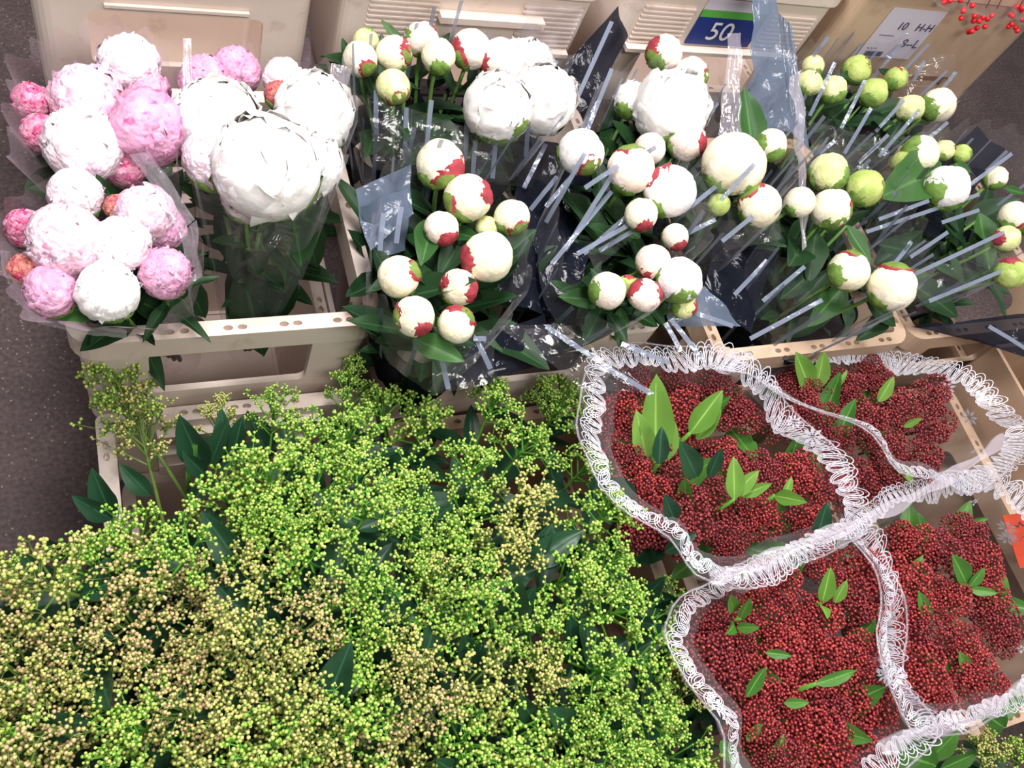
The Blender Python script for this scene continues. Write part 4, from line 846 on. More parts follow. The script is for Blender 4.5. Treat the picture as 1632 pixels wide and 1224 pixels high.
flap('striped film side in front of the back white cluster', [((585, 150, .93), (860, 240, .93), (850, 300, .99), (600, 270, 1.0), 'clear_film')],
     [(600, 215, .98, 600, 145, .92), (646, 255, 1.0, 648, 172, .93), (680, 240, .99, 688, 160, .93), (742, 255, .99, 745, 182, .93), (753, 290, 1.0, 758, 225, .95), (785, 285, .98, 792, 205, .91), (838, 250, .97, 843, 185, .90), (835, 300, 1.0, 870, 230, .96), (700, 290, 1.0, 702, 240, .97)])
flap('dark striped wrap filling the gap between the back cluster and the middle white bunch', [((840, 215, 1.0), (980, 250, 1.0), (960, 410, 1.03), (800, 400, 1.03), 'navy_shade_film')],  # navy sheet added so the gap reads as shaded; stripes are print
     [(845, 335, 1.0, 888, 282, .95), (870, 355, 1.0, 932, 245, .89), (900, 400, 1.0, 985, 265, .90), (930, 405, 1.0, 1005, 340, .95), (880, 420, 1.0, 975, 305, .94), (955, 400, .98, 1040, 350, .93), (1030, 245, .9, 1045, 235, .88), (925, 210, .97, 955, 160, .93)])
flap('striped film side in front of the small green buds', [((1290, 190, .97), (1480, 240, .97), (1440, 290, 1.0), (1300, 300, 1.0), 'clear_film')],
     [(1290, 185, .96, 1330, 100, .88), (1340, 205, .96, 1378, 128, .89), (1345, 245, .99, 1388, 172, .93), (1395, 210, .96, 1440, 160, .91), (1400, 250, .98, 1465, 175, .91), (1305, 245, .99, 1330, 225, .97), (1368, 260, .99, 1415, 215, .94), (1480, 220, .95, 1510, 195, .92), (1295, 90, .92, 1320, 60, .88), (1455, 130, .93, 1473, 97, .89), (1498, 145, .93, 1523, 115, .89)])
flap('two long grey stripes of wrap crossing over the outermost buds', [((1440, 440, .97), (1600, 370, .93), (1620, 440, .95), (1450, 480, .99), 'clear_film')],
     [(1440, 445, .96, 1600, 370, .90), (1480, 480, .96, 1620, 422, .92), (1450, 410, .97, 1510, 370, .95), (1545, 295, .92, 1612, 245, .88), (1500, 355, .95, 1560, 335, .93), (1425, 420, .95, 1452, 385, .93)])
flap('grey stripes of wrap crossing the cream buds below the very large one', [((1130, 340, .95), (1240, 300, .93), (1250, 380, .97), (1160, 400, .98), 'clear_film')],
     [(1148, 320, .90, 1202, 262, .85), (1150, 385, .94, 1230, 320, .89), (1100, 330, .93, 1150, 290, .90), (1090, 375, .94, 1140, 350, .92)])
flap('grey stripes of wrap over the lower buds of the middle white bunch', [((930, 400, .96), (1000, 350, .95), (1010, 380, .97), (950, 430, .98), 'clear_film')],
     [(920, 405, .97, 1000, 360, .94), (870, 330, .98, 925, 265, .94), (932, 300, .92, 985, 265, .89)])
flap('black sheet painting the shade of the gap between the back bunches', [((895, 110, .97), (985, 10, .90), (1000, 60, .95), (930, 190, 1.0), 'navy_shade_film')], [(905, 190, .95, 975, 35, .88), (935, 210, .95, 975, 110, .90)])  # dark sheet put in as the shade of the gap
flap('dark striped wrap behind the round white bud', [((1410, 330, 1.0), (1560, 200, .98), (1600, 240, .98), (1490, 380, 1.02), 'navy_shade_film')], [(1400, 350, .96, 1480, 320, .93), (1380, 370, .97, 1560, 310, .93)])

flap('long milky fold of film curving across the near pink bunch', [((205, 245, .86), (235, 240, .85), (312, 350, .86), (285, 370, .88), 'fold_film'), ((285, 370, .88), (312, 350, .86), (322, 440, .90), (296, 455, .91), 'fold_film')])
flap('upright milky fold of film between the far pink and big white bunches', [((292, 60, .82), (306, 60, .82), (306, 215, .88), (290, 215, .88), 'fold_film')])
flap('milky fold of film along the outer side of the big white bunch', [((530, 100, .83), (560, 110, .84), (520, 300, .92), (490, 310, .92), 'fold_film'), ((490, 310, .92), (520, 300, .92), (400, 430, 1.0), (385, 425, 1.0), 'clear_film')])
flap('upright milky fold of film beside the slate sheet', [((1165, 50, .82), (1185, 50, .82), (1180, 250, .90), (1140, 250, .92), 'fold_film'), ((1262, 120, .86), (1280, 110, .86), (1288, 390, .96), (1278, 400, .96), 'fold_film')])
flap('limp film tip hanging over the concrete by the near pink bunch', [((0, 400, .92), (20, 400, .9), (60, 510, .94), (40, 510, .95), 'fold_film'), ((60, 500, .94), (200, 530, .95), (200, 545, .96), (60, 515, .95), 'fold_film')])

# ------------------------------------------------------------------ skimmia
ICO = None
def ico():
    bm = bmesh.new(); bmesh.ops.create_icosphere(bm, subdivisions=1, radius=1.0); vs = [v.co.copy() for v in bm.verts]; fs = [tuple(v.index for v in f.verts) for f in bm.faces]; bm.free(); return vs, fs
IV, IF = ico(); IVn = np.array([tuple(v) for v in IV])
def buds_mesh(name, pts, rads, mat):
    n = len(pts); P = np.array([tuple(p) for p in pts]); V = (IVn[None] * np.array(rads)[:, None, None] + P[:, None]).reshape(-1, 3)
    Fa = (np.array(IF)[None] + (np.arange(n) * len(IV))[:, None, None]).reshape(-1, 3)
    return pymesh(name, V.tolist(), Fa.tolist(), mat, True)
def panicle(seed, L=0.085, Rr=0.045, nl=11, nb=6, nbud=5, br=0.00215, long_axis=0.0):
    "returns bud points, radii, branch tubes; base at the origin, growing along +Z"
    rd = random.Random(seed); pts = []; rads = []; tubes = []
    tubes.append(tube_v([(0, 0, -0.12), (0, 0, 0), (0.003, 0, L * 0.75)], [0.003, 0.0025, 0.0013], 5, False))
    for i in range(nl):
        u = (i + 0.5) / nl; el = u * 0.92; z0 = L * (0.12 + 0.5 * (1 - el) ** 0.8) - long_axis * rd.random() * 0.0
        a = i * 2.399 + rd.uniform(-.3, .3)
        tipr = Rr * math.sin(el * math.pi / 2) ** 0.8; tipz = L * (0.35 + 0.65 * math.cos(el * math.pi / 2 * 0.95)) * rd.uniform(0.88, 1.06)
        tip = Vector((tipr * math.cos(a), tipr * math.sin(a), tipz)); o = Vector((0, 0, z0))
        dirv = (tip - o); ln = dirv.length
        midp = o + dirv * 0.55
        tubes.append(tube_v([o, midp, tip - dirv * 0.12], [0.0018, 0.0014, 0.001], 4, False))
        for j in range(nb):
            q = o + dirv * rd.uniform(0.55, 0.95)
            off = Vector((rd.gauss(0, 1), rd.gauss(0, 1), rd.gauss(0.4, 0.8))).normalized() * rd.uniform(0.006, 0.014)
            e = q + off + dirv.normalized() * 0.006
            tubes.append(tube_v([q, e], [0.0009, 0.0007], 3, False))
            for k in range(nbud):
                b_ = e + Vector((rd.gauss(0, 1), rd.gauss(0, 1), rd.gauss(0.5, 0.9))).normalized() * rd.uniform(0.004, 0.0085)
                pts.append(b_); rads.append(br * rd.uniform(0.75, 1.12)); tubes.append(tube_v([e, b_], [0.0006, 0.0008], 3, False))
    return pts, rads, tubes
PAN = []
for k, (args, key) in enumerate([(dict(seed=1), 'd'), (dict(seed=2, L=0.075, Rr=0.05, nl=12), 'd'), (dict(seed=3, L=0.09, Rr=0.04), 'd'), (dict(seed=4, L=0.08, Rr=0.048, nl=12), 'd'),
                                 (dict(seed=5, L=0.13, Rr=0.045, nl=12, nb=7, nbud=5), 's'), (dict(seed=6, L=0.11, Rr=0.05, nl=12, nb=6, nbud=5), 's')]):
    pts, rads, tubes = panicle(**args); PAN.append((pts, rads, merge(tubes), key))
def PM(k, what, mat):
    kk = ('pan', k, what, mat)
    if kk not in CACHE:
        pts, rads, tb, _ = PAN[k]
        CACHE[kk] = buds_mesh('flower_buds', pts, rads, mat) if what == 'buds' else pymesh('branchlets', tb[0], tb[1], mat, True)
    return CACHE[kk]
def skimmia(P, axis, k, budmat, brmat, sc, leafmat, label, group, nleaf=4, rnd=None, name='skimmia_spray'):
    "P is the centre of the flower head"
    axis = Vector(axis).normalized(); root = empty(name, P - axis * 0.17 * sc, label, 'flower', group)
    base = P - axis * 0.05 * sc
    rot = basis(axis, Vector((math.cos(rnd.uniform(0, 6.28)), math.sin(rnd.uniform(0, 6.28)), 0)))
    st, M0 = put('branchlets', PM(k, 'br', brmat), root, base, rot, sc)
    o, _ = put('flower_buds', PM(k, 'buds', budmat), root, base, rot, sc, st, M0); o['kind'] = 'stuff'
    for i in range(nleaf):
        a = i * 2.4 + rnd.uniform(0, 1.0); side = rot @ Vector((math.cos(a), math.sin(a), 0))
        d = (side + axis * rnd.uniform(-0.1, 0.7)).normalized()
        put_leaf(root, base - axis * rnd.uniform(0.0, 0.05), d, axis, rnd.uniform(0.07, 0.11), leafmat, rnd.choice((1, 3, 1, 3)))
    return root
def inpoly(x, y, poly):
    c = False; j = len(poly) - 1
    for i in range(len(poly)):
        xi, yi = poly[i]; xj, yj = poly[j]
        if (yi > y) != (yj > y) and x < (xj - xi) * (y - yi) / (yj - yi) + xi: c = not c
        j = i
    return c
GREEN_POLY = [(540, 640), (620, 650), (760, 640), (900, 640), (945, 760), (985, 860), (1010, 960), (1050, 1070), (1085, 1180), (1100, 1290), (-40, 1290), (-40, 1180), (-20, 1080), (20, 960), (60, 930), (170, 870), (200, 850), (280, 840), (370, 790), (440, 740), (500, 680)]
rnd = random.Random(5); spots = []
HOLES = [(370, 870, 62), (905, 865, 52), (815, 955, 52), (750, 1040, 46), (850, 1140, 46), (680, 730, 34), (540, 1120, 24), (330, 715, 40), (150, 860, 30), (30, 1130, 26), (650, 1010, 18), (250, 1000, 26), (560, 880, 24), (690, 780, 26), (470, 1110, 24), (160, 1130, 28), (960, 1180, 28), (640, 1160, 24), (100, 990, 22), (590, 760, 22), (430, 940, 25), (300, 1190, 22), (560, 1210, 15)]
tries = 0
while tries < 9000:
    tries += 1
    x, y = rnd.uniform(-40, 1110), rnd.uniform(600, 1290)
    if not inpoly(x, y, GREEN_POLY): continue
    if any(math.hypot(x - a, y - b_) < r_ for a, b_, r_ in HOLES): continue
    if all(math.hypot(x - a, (y - b_) * 1.1) > 68 for a, b_ in spots): spots.append((x, y))
def heap_h(x, y):
    t = max(0, min(1, (y - 640) / 260)); u = max(0, min(1, (x + 40) / 260)); v = max(0, min(1, (1150 - x) / 200))
    return 1.20 - 0.13 * math.sin(t * math.pi / 2) - 0.02 * u - 0.03 * v
hc = Vector((0.33, 0.28, Z(1.62)))
print('green sprays', len(spots))
for x, y in spots:
    h = heap_h(x, y) + rnd.uniform(-0.035, 0.04); P = W(x, y, h)
    ax = (P - hc).normalized() + Vector((rnd.uniform(-.25, .25), rnd.uniform(-.25, .25), 0.25)) + cam_back * 0.15
    tan = noise.noise(Vector((x / 170, y / 150, 3.3))) + (0.30 if y > 900 and x < 560 else 0) + (0.25 if 560 < x < 900 and 940 < y < 1130 else 0) - (0.2 if x > 880 else 0) - (0.25 if y < 900 and x < 520 else 0) + (0.2 if 560 < x < 720 and y < 760 else 0) + rnd.uniform(-.12, .12)
    if tan > 0.56: mt_, bm_, lab, grp = 'bud_tan', 'branch_olive', 'skimmia spray with tan-pink buds in the big green heap', 'tan-budded skimmia sprays of the heap'
    elif tan > 0.24: mt_, bm_, lab, grp = 'bud_gold', 'branch_olive', 'skimmia spray with golden yellow buds in the big green heap', 'golden-budded skimmia sprays of the heap'
    else: mt_, bm_, lab, grp = 'bud_green', 'branch_green', 'skimmia spray with bright yellow-green buds in the big green heap', 'green-budded skimmia sprays of the heap'
    zone = ('by the concrete floor' if x < 190 else 'nearest the red wraps' if x > 860 else 'along the back edge below the crates' if y < 790 else 'in the middle' if y < 1010 else 'in the part nearest to us')
    lab = lab.replace(' in the big green heap', '') + ', ' + zone + ' of the heap' if zone != 'by the concrete floor' else lab.replace(' in the big green heap', '') + ' hanging over the concrete floor'
    grp = grp + ', ' + zone
    skimmia(P, ax, rnd.randrange(4), mt_, bm_, rnd.uniform(0.92, 1.18), 'leaf_dark', lab, grp, 3, rnd)
# single sprays the photograph shows apart
def spray_line(x0, y0, h0, x1, y1, h1, k, bm_, br_, lab, nleaf=0, sc=None, lm='leaf_dark'):
    p, q = W(x0, y0, h0), W(x1, y1, h1); d = q - p
    skimmia(p + d * 0.45, d, k, bm_, br_, sc or d.length / 0.13, lm, lab, None, nleaf, rnd)
spray_line(262, 740, 1.22, 165, 590, 1.14, 4, 'bud_green', 'branch_olive', 'thin open skimmia spray leaning up the pink crate front')
spray_line(250, 790, 1.24, 215, 640, 1.16, 4, 'bud_gold', 'branch_olive', 'sparse skimmia spray just below the thin leaning one')
spray_line(400, 930, 1.12, 440, 790, 1.00, 5, 'bud_green', 'branch_green', 'skimmia spray with thick pale stem rising beside two dark leaves', 0)
spray_line(705, 1000, 1.10, 700, 890, 1.0, 5, 'bud_gold', 'branch_green', 'skimmia spray on a visible straight stem mid heap', 0)
spray_line(550, 690, 1.24, 562, 585, 1.16, 4, 'bud_green', 'branch_green', 'dim green skimmia spray between the two crate corners', 2)
spray_line(870, 690, 1.24, 868, 615, 1.16, 4, 'bud_green', 'branch_green', 'dim green skimmia spray beside the tan crate post', 2)
spray_line(430, 720, 1.2, 440, 615, 1.12, 5, 'bud_green', 'branch_green', 'bright skimmia spray in front of the crate ledges', 2)
spray_line(345, 720, 1.2, 350, 630, 1.14, 5, 'bud_gold', 'branch_olive', 'small skimmia tip in front of the crate ledges', 1)
spray_line(20, 1000, 1.18, 30, 880, 1.1, 5, 'bud_green', 'branch_green', 'skimmia spray sticking out over the concrete', 1)
spray_line(1000, 1030, 1.18, 1085, 940, 1.16, 5, 'bud_green', 'branch_green', 'skimmia spray reaching towards the near lace-wrapped bunch', 1)
spray_line(1080, 1130, 1.1, 1090, 1070, 1.04, 1, 'bud_gold', 'branch_olive', 'skimmia spray pressed against the near lace wrap', 1, 0.8)
spray_line(1560, 1230, 1.12, 1575, 1160, 1.04, 2, 'bud_gold', 'branch_olive', 'golden skimmia spray in the corner past the lace wraps', 3, 0.8)
spray_line(1620, 1240, 1.12, 1625, 1170, 1.04, 1, 'bud_green', 'branch_olive', 'skimmia spray at the extreme corner past the lace wraps', 2, 0.8)
# leafy stems of skimmia with dark leaves that show in the gaps
def leaf_tuft(label, items, mat='leaf_dark'):
    x0, y0, _, _, h0, _ = items[0][:6]; root = empty('skimmia_sprig', W(x0, y0, h0 + 0.1), label, 'stem')
    for x0, y0, x1, y1, h0, h1, s in items:
        if mat == 'leaf_dark': h0 -= 0.03; h1 -= 0.035
        p, q = W(x0, y0, h0), W(x1, y1, h1); put_leaf(root, p, q - p, cam_back + Vector((0, 0, 0.3)), (q - p).length, mat, s)
    x0, y0, _, _, h0, _ = items[0][:6]; p = W(x0, y0, h0)
    world_part('stem', *tube_v([p, p - Vector((0, 0, 0.1))], [0.003, 0.004], 6), 'branch_green', root, True)
leaf_tuft('two dark leaves curving over the gap beside the thick pale stem', [(400, 925, 322, 812, 1.10, 1.06, 1), (400, 930, 318, 845, 1.12, 1.09, 1), (405, 935, 425, 985, 1.1, 1.07, 3), (420, 900, 480, 930, 1.12, 1.1, 1)])
leaf_tuft('pair of dark leaves jutting over the concrete by the crate corner', [(180, 825, 145, 748, 1.22, 1.17, 3), (178, 828, 115, 792, 1.22, 1.19, 3), (200, 860, 150, 845, 1.2, 1.17, 1)])
leaf_tuft('dark curled leaves in front of the crate ledges', [(325, 745, 285, 665, 1.2, 1.13, 3), (335, 740, 365, 668, 1.2, 1.15, 1), (370, 735, 385, 665, 1.2, 1.15, 3), (330, 760, 290, 720, 1.2, 1.17, 3), (360, 745, 355, 650, 1.2, 1.16, 1), (350, 750, 420, 700, 1.2, 1.17, 1), (300, 800, 340, 770, 1.2, 1.17, 3), (240, 790, 190, 740, 1.22, 1.19, 3)])
leaf_tuft('single pale green oval skimmia leaf near the crate ledges', [(300, 745, 312, 706, 1.17, 1.13, 3)], 'leaf_mid')
leaf_tuft('dark pointed leaves near the edge of the heap above daisies', [(840, 900, 930, 845, 1.08, 1.05, 3), (850, 890, 880, 835, 1.08, 1.05, 3), (855, 900, 900, 895, 1.09, 1.07, 1)])
leaf_tuft('large dark pointed leaf with pale midrib low in the heap', [(815, 985, 825, 920, 1.07, 1.0, 3), (810, 985, 760, 950, 1.08, 1.05, 3), (820, 985, 855, 930, 1.08, 1.04, 1)])
leaf_tuft('cupped dark leaves in the round gap of the heap', [(755, 1070, 740, 1010, 1.07, 1.02, 3), (750, 1070, 772, 1020, 1.07, 1.03, 3), (755, 1072, 720, 1040, 1.08, 1.05, 3)])
leaf_tuft('dark leaf lying at the outermost fringe above the concrete', [(75, 1090, 8, 1158, 1.14, 1.12, 3), (70, 1000, 45, 960, 1.16, 1.13, 3), (110, 890, 70, 860, 1.2, 1.16, 3), (140, 880, 180, 850, 1.2, 1.17, 3)])
leaf_tuft('pointed bright leaf at the bottom fringe of the heap', [(300, 1235, 305, 1165, 1.08, 1.02, 3), (220, 1235, 215, 1170, 1.1, 1.05, 1), (350, 1230, 390, 1200, 1.1, 1.06, 3), (320, 1240, 350, 1195, 1.1, 1.07, 1)], 'leaf_mid')
leaf_tuft('dark leaf in the lower gap toward the lace wraps', [(850, 1150, 830, 1110, 1.07, 1.03, 3), (860, 1150, 870, 1100, 1.08, 1.05, 3), (700, 1220, 760, 1190, 1.08, 1.05, 1), (1000, 1080, 960, 1050, 1.1, 1.06, 3), (1010, 1080, 1040, 1090, 1.1, 1.08, 3)])
leaf_tuft('dark foliage bunch between heap and lace wraps', [(1020, 960, 985, 920, 1.2, 1.16, 3), (1020, 960, 1060, 920, 1.2, 1.16, 3), (1010, 990, 1070, 1000, 1.18, 1.15, 1), (1040, 1040, 1000, 990, 1.16, 1.13, 3), (1000, 900, 960, 860, 1.22, 1.2, 3)])
rq = random.Random(21)
for lab_, (xa, xb, ya, yb), n_l in (('dark skimmia leaves in the gap where heap and wraps meet, upper clump', (960, 1060, 780, 960), 14), ('dark skimmia leaves in the gap beside the nearest lace wrap', (1020, 1100, 960, 1100), 14), ('dark skimmia leaves in the gap at the foot of the nearest lace wrap', (1070, 1170, 1100, 1230), 14),
                            ('dark skimmia leaves low between the lace wrap and the orange tag', (1380, 1460, 820, 900), 5)):
    its = []
    for k in range(n_l):
        x, y = rq.uniform(xa, xb), rq.uniform(ya, yb); a = rq.uniform(0, 6.28); its.append((x, y, x + 62 * math.cos(a), y + 62 * math.sin(a), 1.21, 1.17 + rq.uniform(-.02, .02), rq.choice((1, 3))))
    leaf_tuft(lab_, its)
leaf_tuft('broad green leaves in the corner beneath the lace wraps', [(1490, 1220, 1400, 1190, 1.12, 1.08, 3), (1480, 1210, 1530, 1165, 1.12, 1.07, 3), (1500, 1225, 1560, 1200, 1.12, 1.08, 3), (1460, 1230, 1380, 1225, 1.12, 1.1, 1), (1590, 1150, 1632, 1080, 1.14, 1.1, 1), (1600, 1160, 1560, 1130, 1.14, 1.1, 3), (1480, 1230, 1440, 1170, 1.13, 1.1, 3)], 'leaf_mid')

# red skimmia heads
def red_head(seed, n=8, R0=0.034, sub=0.019, nb=64, br=0.0025):
    rd = random.Random(seed); pts = []; rads = []; tubes = [tube_v([(0, 0, -0.12), (0, 0, 0.01)], [0.003, 0.002], 5, False)]
    for i in range(n):
        u = (i + 0.3) / n; el = u ** 0.6 * 1.25; a = i * 2.399
        c = Vector((R0 * math.sin(el) * math.cos(a), R0 * math.sin(el) * math.sin(a), 0.022 + 0.028 * math.cos(el) * rd.uniform(0.8, 1.15)))
        tubes.append(tube_v([(0, 0, 0), c * 0.8], [0.0015, 0.001], 4, False)); s = sub * rd.uniform(0.8, 1.2)
        for k in range(nb):
            z = 1 - 1.45 * (k + 0.5) / nb; q = math.sqrt(max(0, 1 - z * z)); b_ = k * 2.399
            d = Vector((q * math.cos(b_), q * math.sin(b_), z)); ax = (c.normalized() + Vector((0, 0, 0.6))).normalized()
            d = basis(ax, Vector((0, 1, 0.01))) @ d
            p = c + d * s * rd.uniform(0.86, 1.1); pts.append(p); rads.append(br * rd.uniform(0.85, 1.15))
            if k % 3 == 0: tubes.append(tube_v([c, p], [0.0008, 0.0004], 3, False))
    return pts, rads, tubes
RED0 = len(PAN)
for sd in range(4):
    pts, rads, tubes = red_head(30 + sd, n=(7, 8, 9, 6)[sd]); PAN.append((pts, rads, merge(tubes), 'r'))
def red_bunch(poly, hfun, step, lab, grp, seed, base, n_leaf=2, holes=(), mats=('bud_red', 'bud_crimson'), lm='leaf_mid'):
    rd = random.Random(seed); sp = []
    for _ in range(4000):
        xs = [p[0] for p in poly]; ys = [p[1] for p in poly]; x, y = rd.uniform(min(xs), max(xs)), rd.uniform(min(ys), max(ys))
        if not inpoly(x, y, poly) or any(math.hypot(x - a, y - b_) < r_ for a, b_, r_ in holes): continue
        if all(math.hypot(x - a, y - b_) > step for a, b_ in sp): sp.append((x, y))
    lab0, grp0 = lab, grp
    for x, y in sp:
        if seed == 1: zz = 'beside the tall pale leaves' if x < 1110 else 'low by the film edge' if y > 790 else 'by the far lace edge'
        elif seed == 3: zz = 'under the film edge' if y < 980 else 'at the foot of it' if y > 1130 else 'across its middle'
        elif seed == 4: zz = 'around the dark leaves' if y < 960 else 'in its lower part'
        else: zz = 'by the crate rim' if y < 670 else 'on our side'
        lab, grp = lab0 + ', ' + zz, grp0 + ', ' + zz
        P = W(x, y, hfun(x, y) + rd.uniform(-.012, .012)); ax = (P - base).normalized() + Vector((rd.uniform(-.2, .2), rd.uniform(-.2, .2), 0.3))
        skimmia(P, ax, RED0 + rd.randrange(4), rd.choice(mats), 'branch_red', rd.uniform(0.8, 1.05), lm, lab, grp, n_leaf, rd, 'red_skimmia_spray')
    print(grp, len(sp))
rb = {'UL': W(1150, 760, 1.36), 'UR': W(1400, 700, 1.36), 'LL': W(1280, 1030, 1.4), 'LR': W(1510, 960, 1.38)}
red_bunch([(975, 610), (1060, 600), (1200, 620), (1290, 700), (1330, 780), (1310, 850), (1180, 870), (1080, 880), (1000, 860), (985, 740)], lambda x, y: 1.08 + 0.0003 * max(0, 700 - y), 56,
          'dark red skimmia spray wrapped by the green heap', 'red skimmia of the wrap next to the green heap', 1, rb['UL'], 1,
          holes=((1040, 665, 38), (1120, 665, 30), (1170, 765, 25), (1255, 790, 22), (1090, 740, 16)))
red_bunch([(1260, 600), (1400, 590), (1500, 630), (1510, 700), (1440, 770), (1380, 790), (1330, 760), (1300, 700)], lambda x, y: 1.10, 48,
          'dark red skimmia spray in the furthest lace wrap', 'red skimmia of the far lace wrap', 2, rb['UR'], 1, holes=((1290, 590, 25), (1420, 610, 18)), mats=('bud_red', 'bud_red'))
red_bunch([(1110, 980), (1200, 920), (1300, 885), (1385, 865), (1415, 960), (1405, 1050), (1410, 1180), (1340, 1250), (1220, 1250), (1170, 1130), (1110, 1040)], lambda x, y: 1.04, 52,
          'red skimmia spray in the nearest lace wrap', 'red skimmia of the nearest lace wrap', 3, rb['LL'], 1, holes=((1180, 980, 24), (1325, 940, 26)), mats=('bud_crimson', 'bud_crimson', 'bud_red'))
red_bunch([(1400, 845), (1500, 830), (1575, 845), (1600, 930), (1615, 1020), (1590, 1060), (1540, 1110), (1490, 1130), (1455, 1080), (1440, 940)], lambda x, y: 1.05, 50,
          'red skimmia spray wrapped beside the orange tag', 'red skimmia of the wrap beside the orange tag', 4, rb['LR'], 1, holes=((1535, 900, 24),), mats=('bud_crimson', 'bud_red'))
leaf_tuft('tall pointed pale leaves standing in the lace wrap next to the green heap', [(1045, 735, 1043, 593, 1.08, .99, 1), (1030, 730, 1015, 655, 1.07, 1.02, 3), (1060, 735, 1070, 660, 1.08, 1.04, 3)], 'leaf_light')
leaf_tuft('pair of bright leaves leaning in the lace wrap beside the pale pair', [(1100, 690, 1152, 622, 1.06, 1.0, 3), (1110, 700, 1150, 650, 1.07, 1.02, 1)], 'leaf_light')
leaf_tuft('dark upright leaves low in the lace wrap next to the green heap', [(1050, 740, 1055, 680, 1.06, 1.03, 3), (1110, 760, 1085, 705, 1.05, 1.0, 3), (1130, 760, 1150, 710, 1.05, 1.01, 1), (1075, 830, 1060, 790, 1.06, 1.02, 3), (1010, 800, 960, 760, 1.1, 1.06, 3), (1200, 700, 1225, 690, 1.06, 1.02, 1), (1060, 880, 1110, 850, 1.08, 1.05, 3), (1300, 860, 1320, 800, 1.08, 1.04, 3)], 'leaf_dark')
leaf_tuft('bright pair of leaves in the middle of the lace wrap next to the green heap', [(1170, 795, 1170, 728, 1.03, .99, 3), (1165, 790, 1210, 750, 1.04, 1.0, 3), (1180, 790, 1230, 770, 1.04, 1.01, 1)], 'leaf_light')
leaf_tuft('bright leaf folded near the lace crossing', [(1235, 790, 1285, 800, 1.04, 1.0, 3), (1250, 790, 1262, 760, 1.04, 1.02, 3)], 'leaf_light')
leaf_tuft('pale pointed leaves at the back of the far lace wrap', [(1290, 620, 1270, 562, 1.1, 1.04, 3), (1300, 620, 1315, 560, 1.1, 1.04, 3), (1330, 620, 1352, 590, 1.1, 1.07, 0), (1400, 640, 1425, 600, 1.08, 1.04, 3), (1440, 680, 1470, 665, 1.1, 1.07, 1), (1430, 740, 1455, 770, 1.1, 1.08, 3)], 'leaf_light')
leaf_tuft('cluster of small green leaves in the nearest lace wrap', [(1180, 985, 1195, 950, 1.02, .98, 1), (1170, 975, 1160, 945, 1.02, .98, 1), (1175, 1000, 1210, 1000, 1.02, .99, 3), (1170, 995, 1160, 1010, 1.02, 1.0, 3), (1220, 1040, 1262, 1045, 1.0, .99, 1)], 'leaf_mid')
leaf_tuft('yellow-green leaves high in the nearest lace wrap', [(1310, 960, 1325, 905, 1.02, .98, 3), (1330, 960, 1350, 925, 1.02, .99, 3), (1310, 965, 1320, 985, 1.02, 1.0, 3)], 'leaf_light')
leaf_tuft('thin leaf blades low in the nearest lace wrap', [(1300, 1090, 1370, 1070, 1.0, .98, 0), (1190, 1110, 1220, 1060, 1.03, 1.0, 1), (1250, 1120, 1290, 1120, 1.02, 1.0, 3), (1230, 1220, 1250, 1170, 1.04, 1.02, 3), (1150, 1180, 1180, 1230, 1.06, 1.04, 3), (1190, 1180, 1215, 1150, 1.05, 1.03, 3)], 'leaf_mid')
leaf_tuft('dark leaves in the wrap beside the orange tag', [(1540, 930, 1520, 885, 1.04, 1.0, 3), (1545, 935, 1570, 905, 1.04, 1.01, 3), (1545, 940, 1590, 945, 1.04, 1.02, 1), (1545, 835, 1575, 825, 1.08, 1.06, 1), (1480, 990, 1460, 940, 1.05, 1.02, 1), (1490, 1090, 1480, 1040, 1.06, 1.03, 3), (1540, 1070, 1530, 1040, 1.06, 1.03, 3)], 'leaf_mid')

# lace-printed sleeves of the red bunches
def lace(s, root, t=0.955, w_=0.025, step=0.0135, i0=0, i1=None, seed=0):
    rd = random.Random(seed); i1 = i1 if i1 is not None else s.n; vs = []; fs = []
    i = float(i0); last = s.P(i, t); k = 0
    while i < i1:
        i += 0.05; p = s.P(i, t)
        if (p - last).length < step: continue
        last = p; k += 1
        tang = (s.P(i + 0.4, t) - s.P(i - 0.4, t)).normalized(); up = (s.P(i, t + 0.03) - s.P(i, t - 0.03)).normalized()
        ang = rd.uniform(-0.45, 0.45) + 0.35 * math.sin(k * 0.5); u = up * math.cos(ang) + tang * math.sin(ang); v = tang * math.cos(ang) - up * math.sin(ang)
        nrm = u.cross(v).normalized(); c = p + up * 0.008 * math.sin(k * 0.33 + seed) + nrm * 0.0015 * (1 if nrm.z > 0 else -1)
        A0, B0 = w_ * rd.uniform(0.85, 1.12), w_ * 0.42 * rd.uniform(0.85, 1.15)
        for q, (fa, fb) in enumerate(((1, 1), (0.8, 0.68), (0.58, 0.38))):
            off = len(vs); m_ = 14; shift = -A0 * 0.12 * q
            for side in (1.0, None):
                for z in range(m_):
                    a = 2 * math.pi * z / m_; aa, bb = A0 * fa, B0 * fb
                    if side is None: aa -= 0.0015; bb -= 0.0015
                    vs.append(c + u * (aa * math.cos(a) + shift) + v * bb * math.sin(a))
            for z in range(m_):
                z2 = (z + 1) % m_; fs.append((off + z, off + z2, off + m_ + z2, off + m_ + z))
    return tag(world_part('lace_print', vs, fs, 'lace_print', root), kind='stuff')
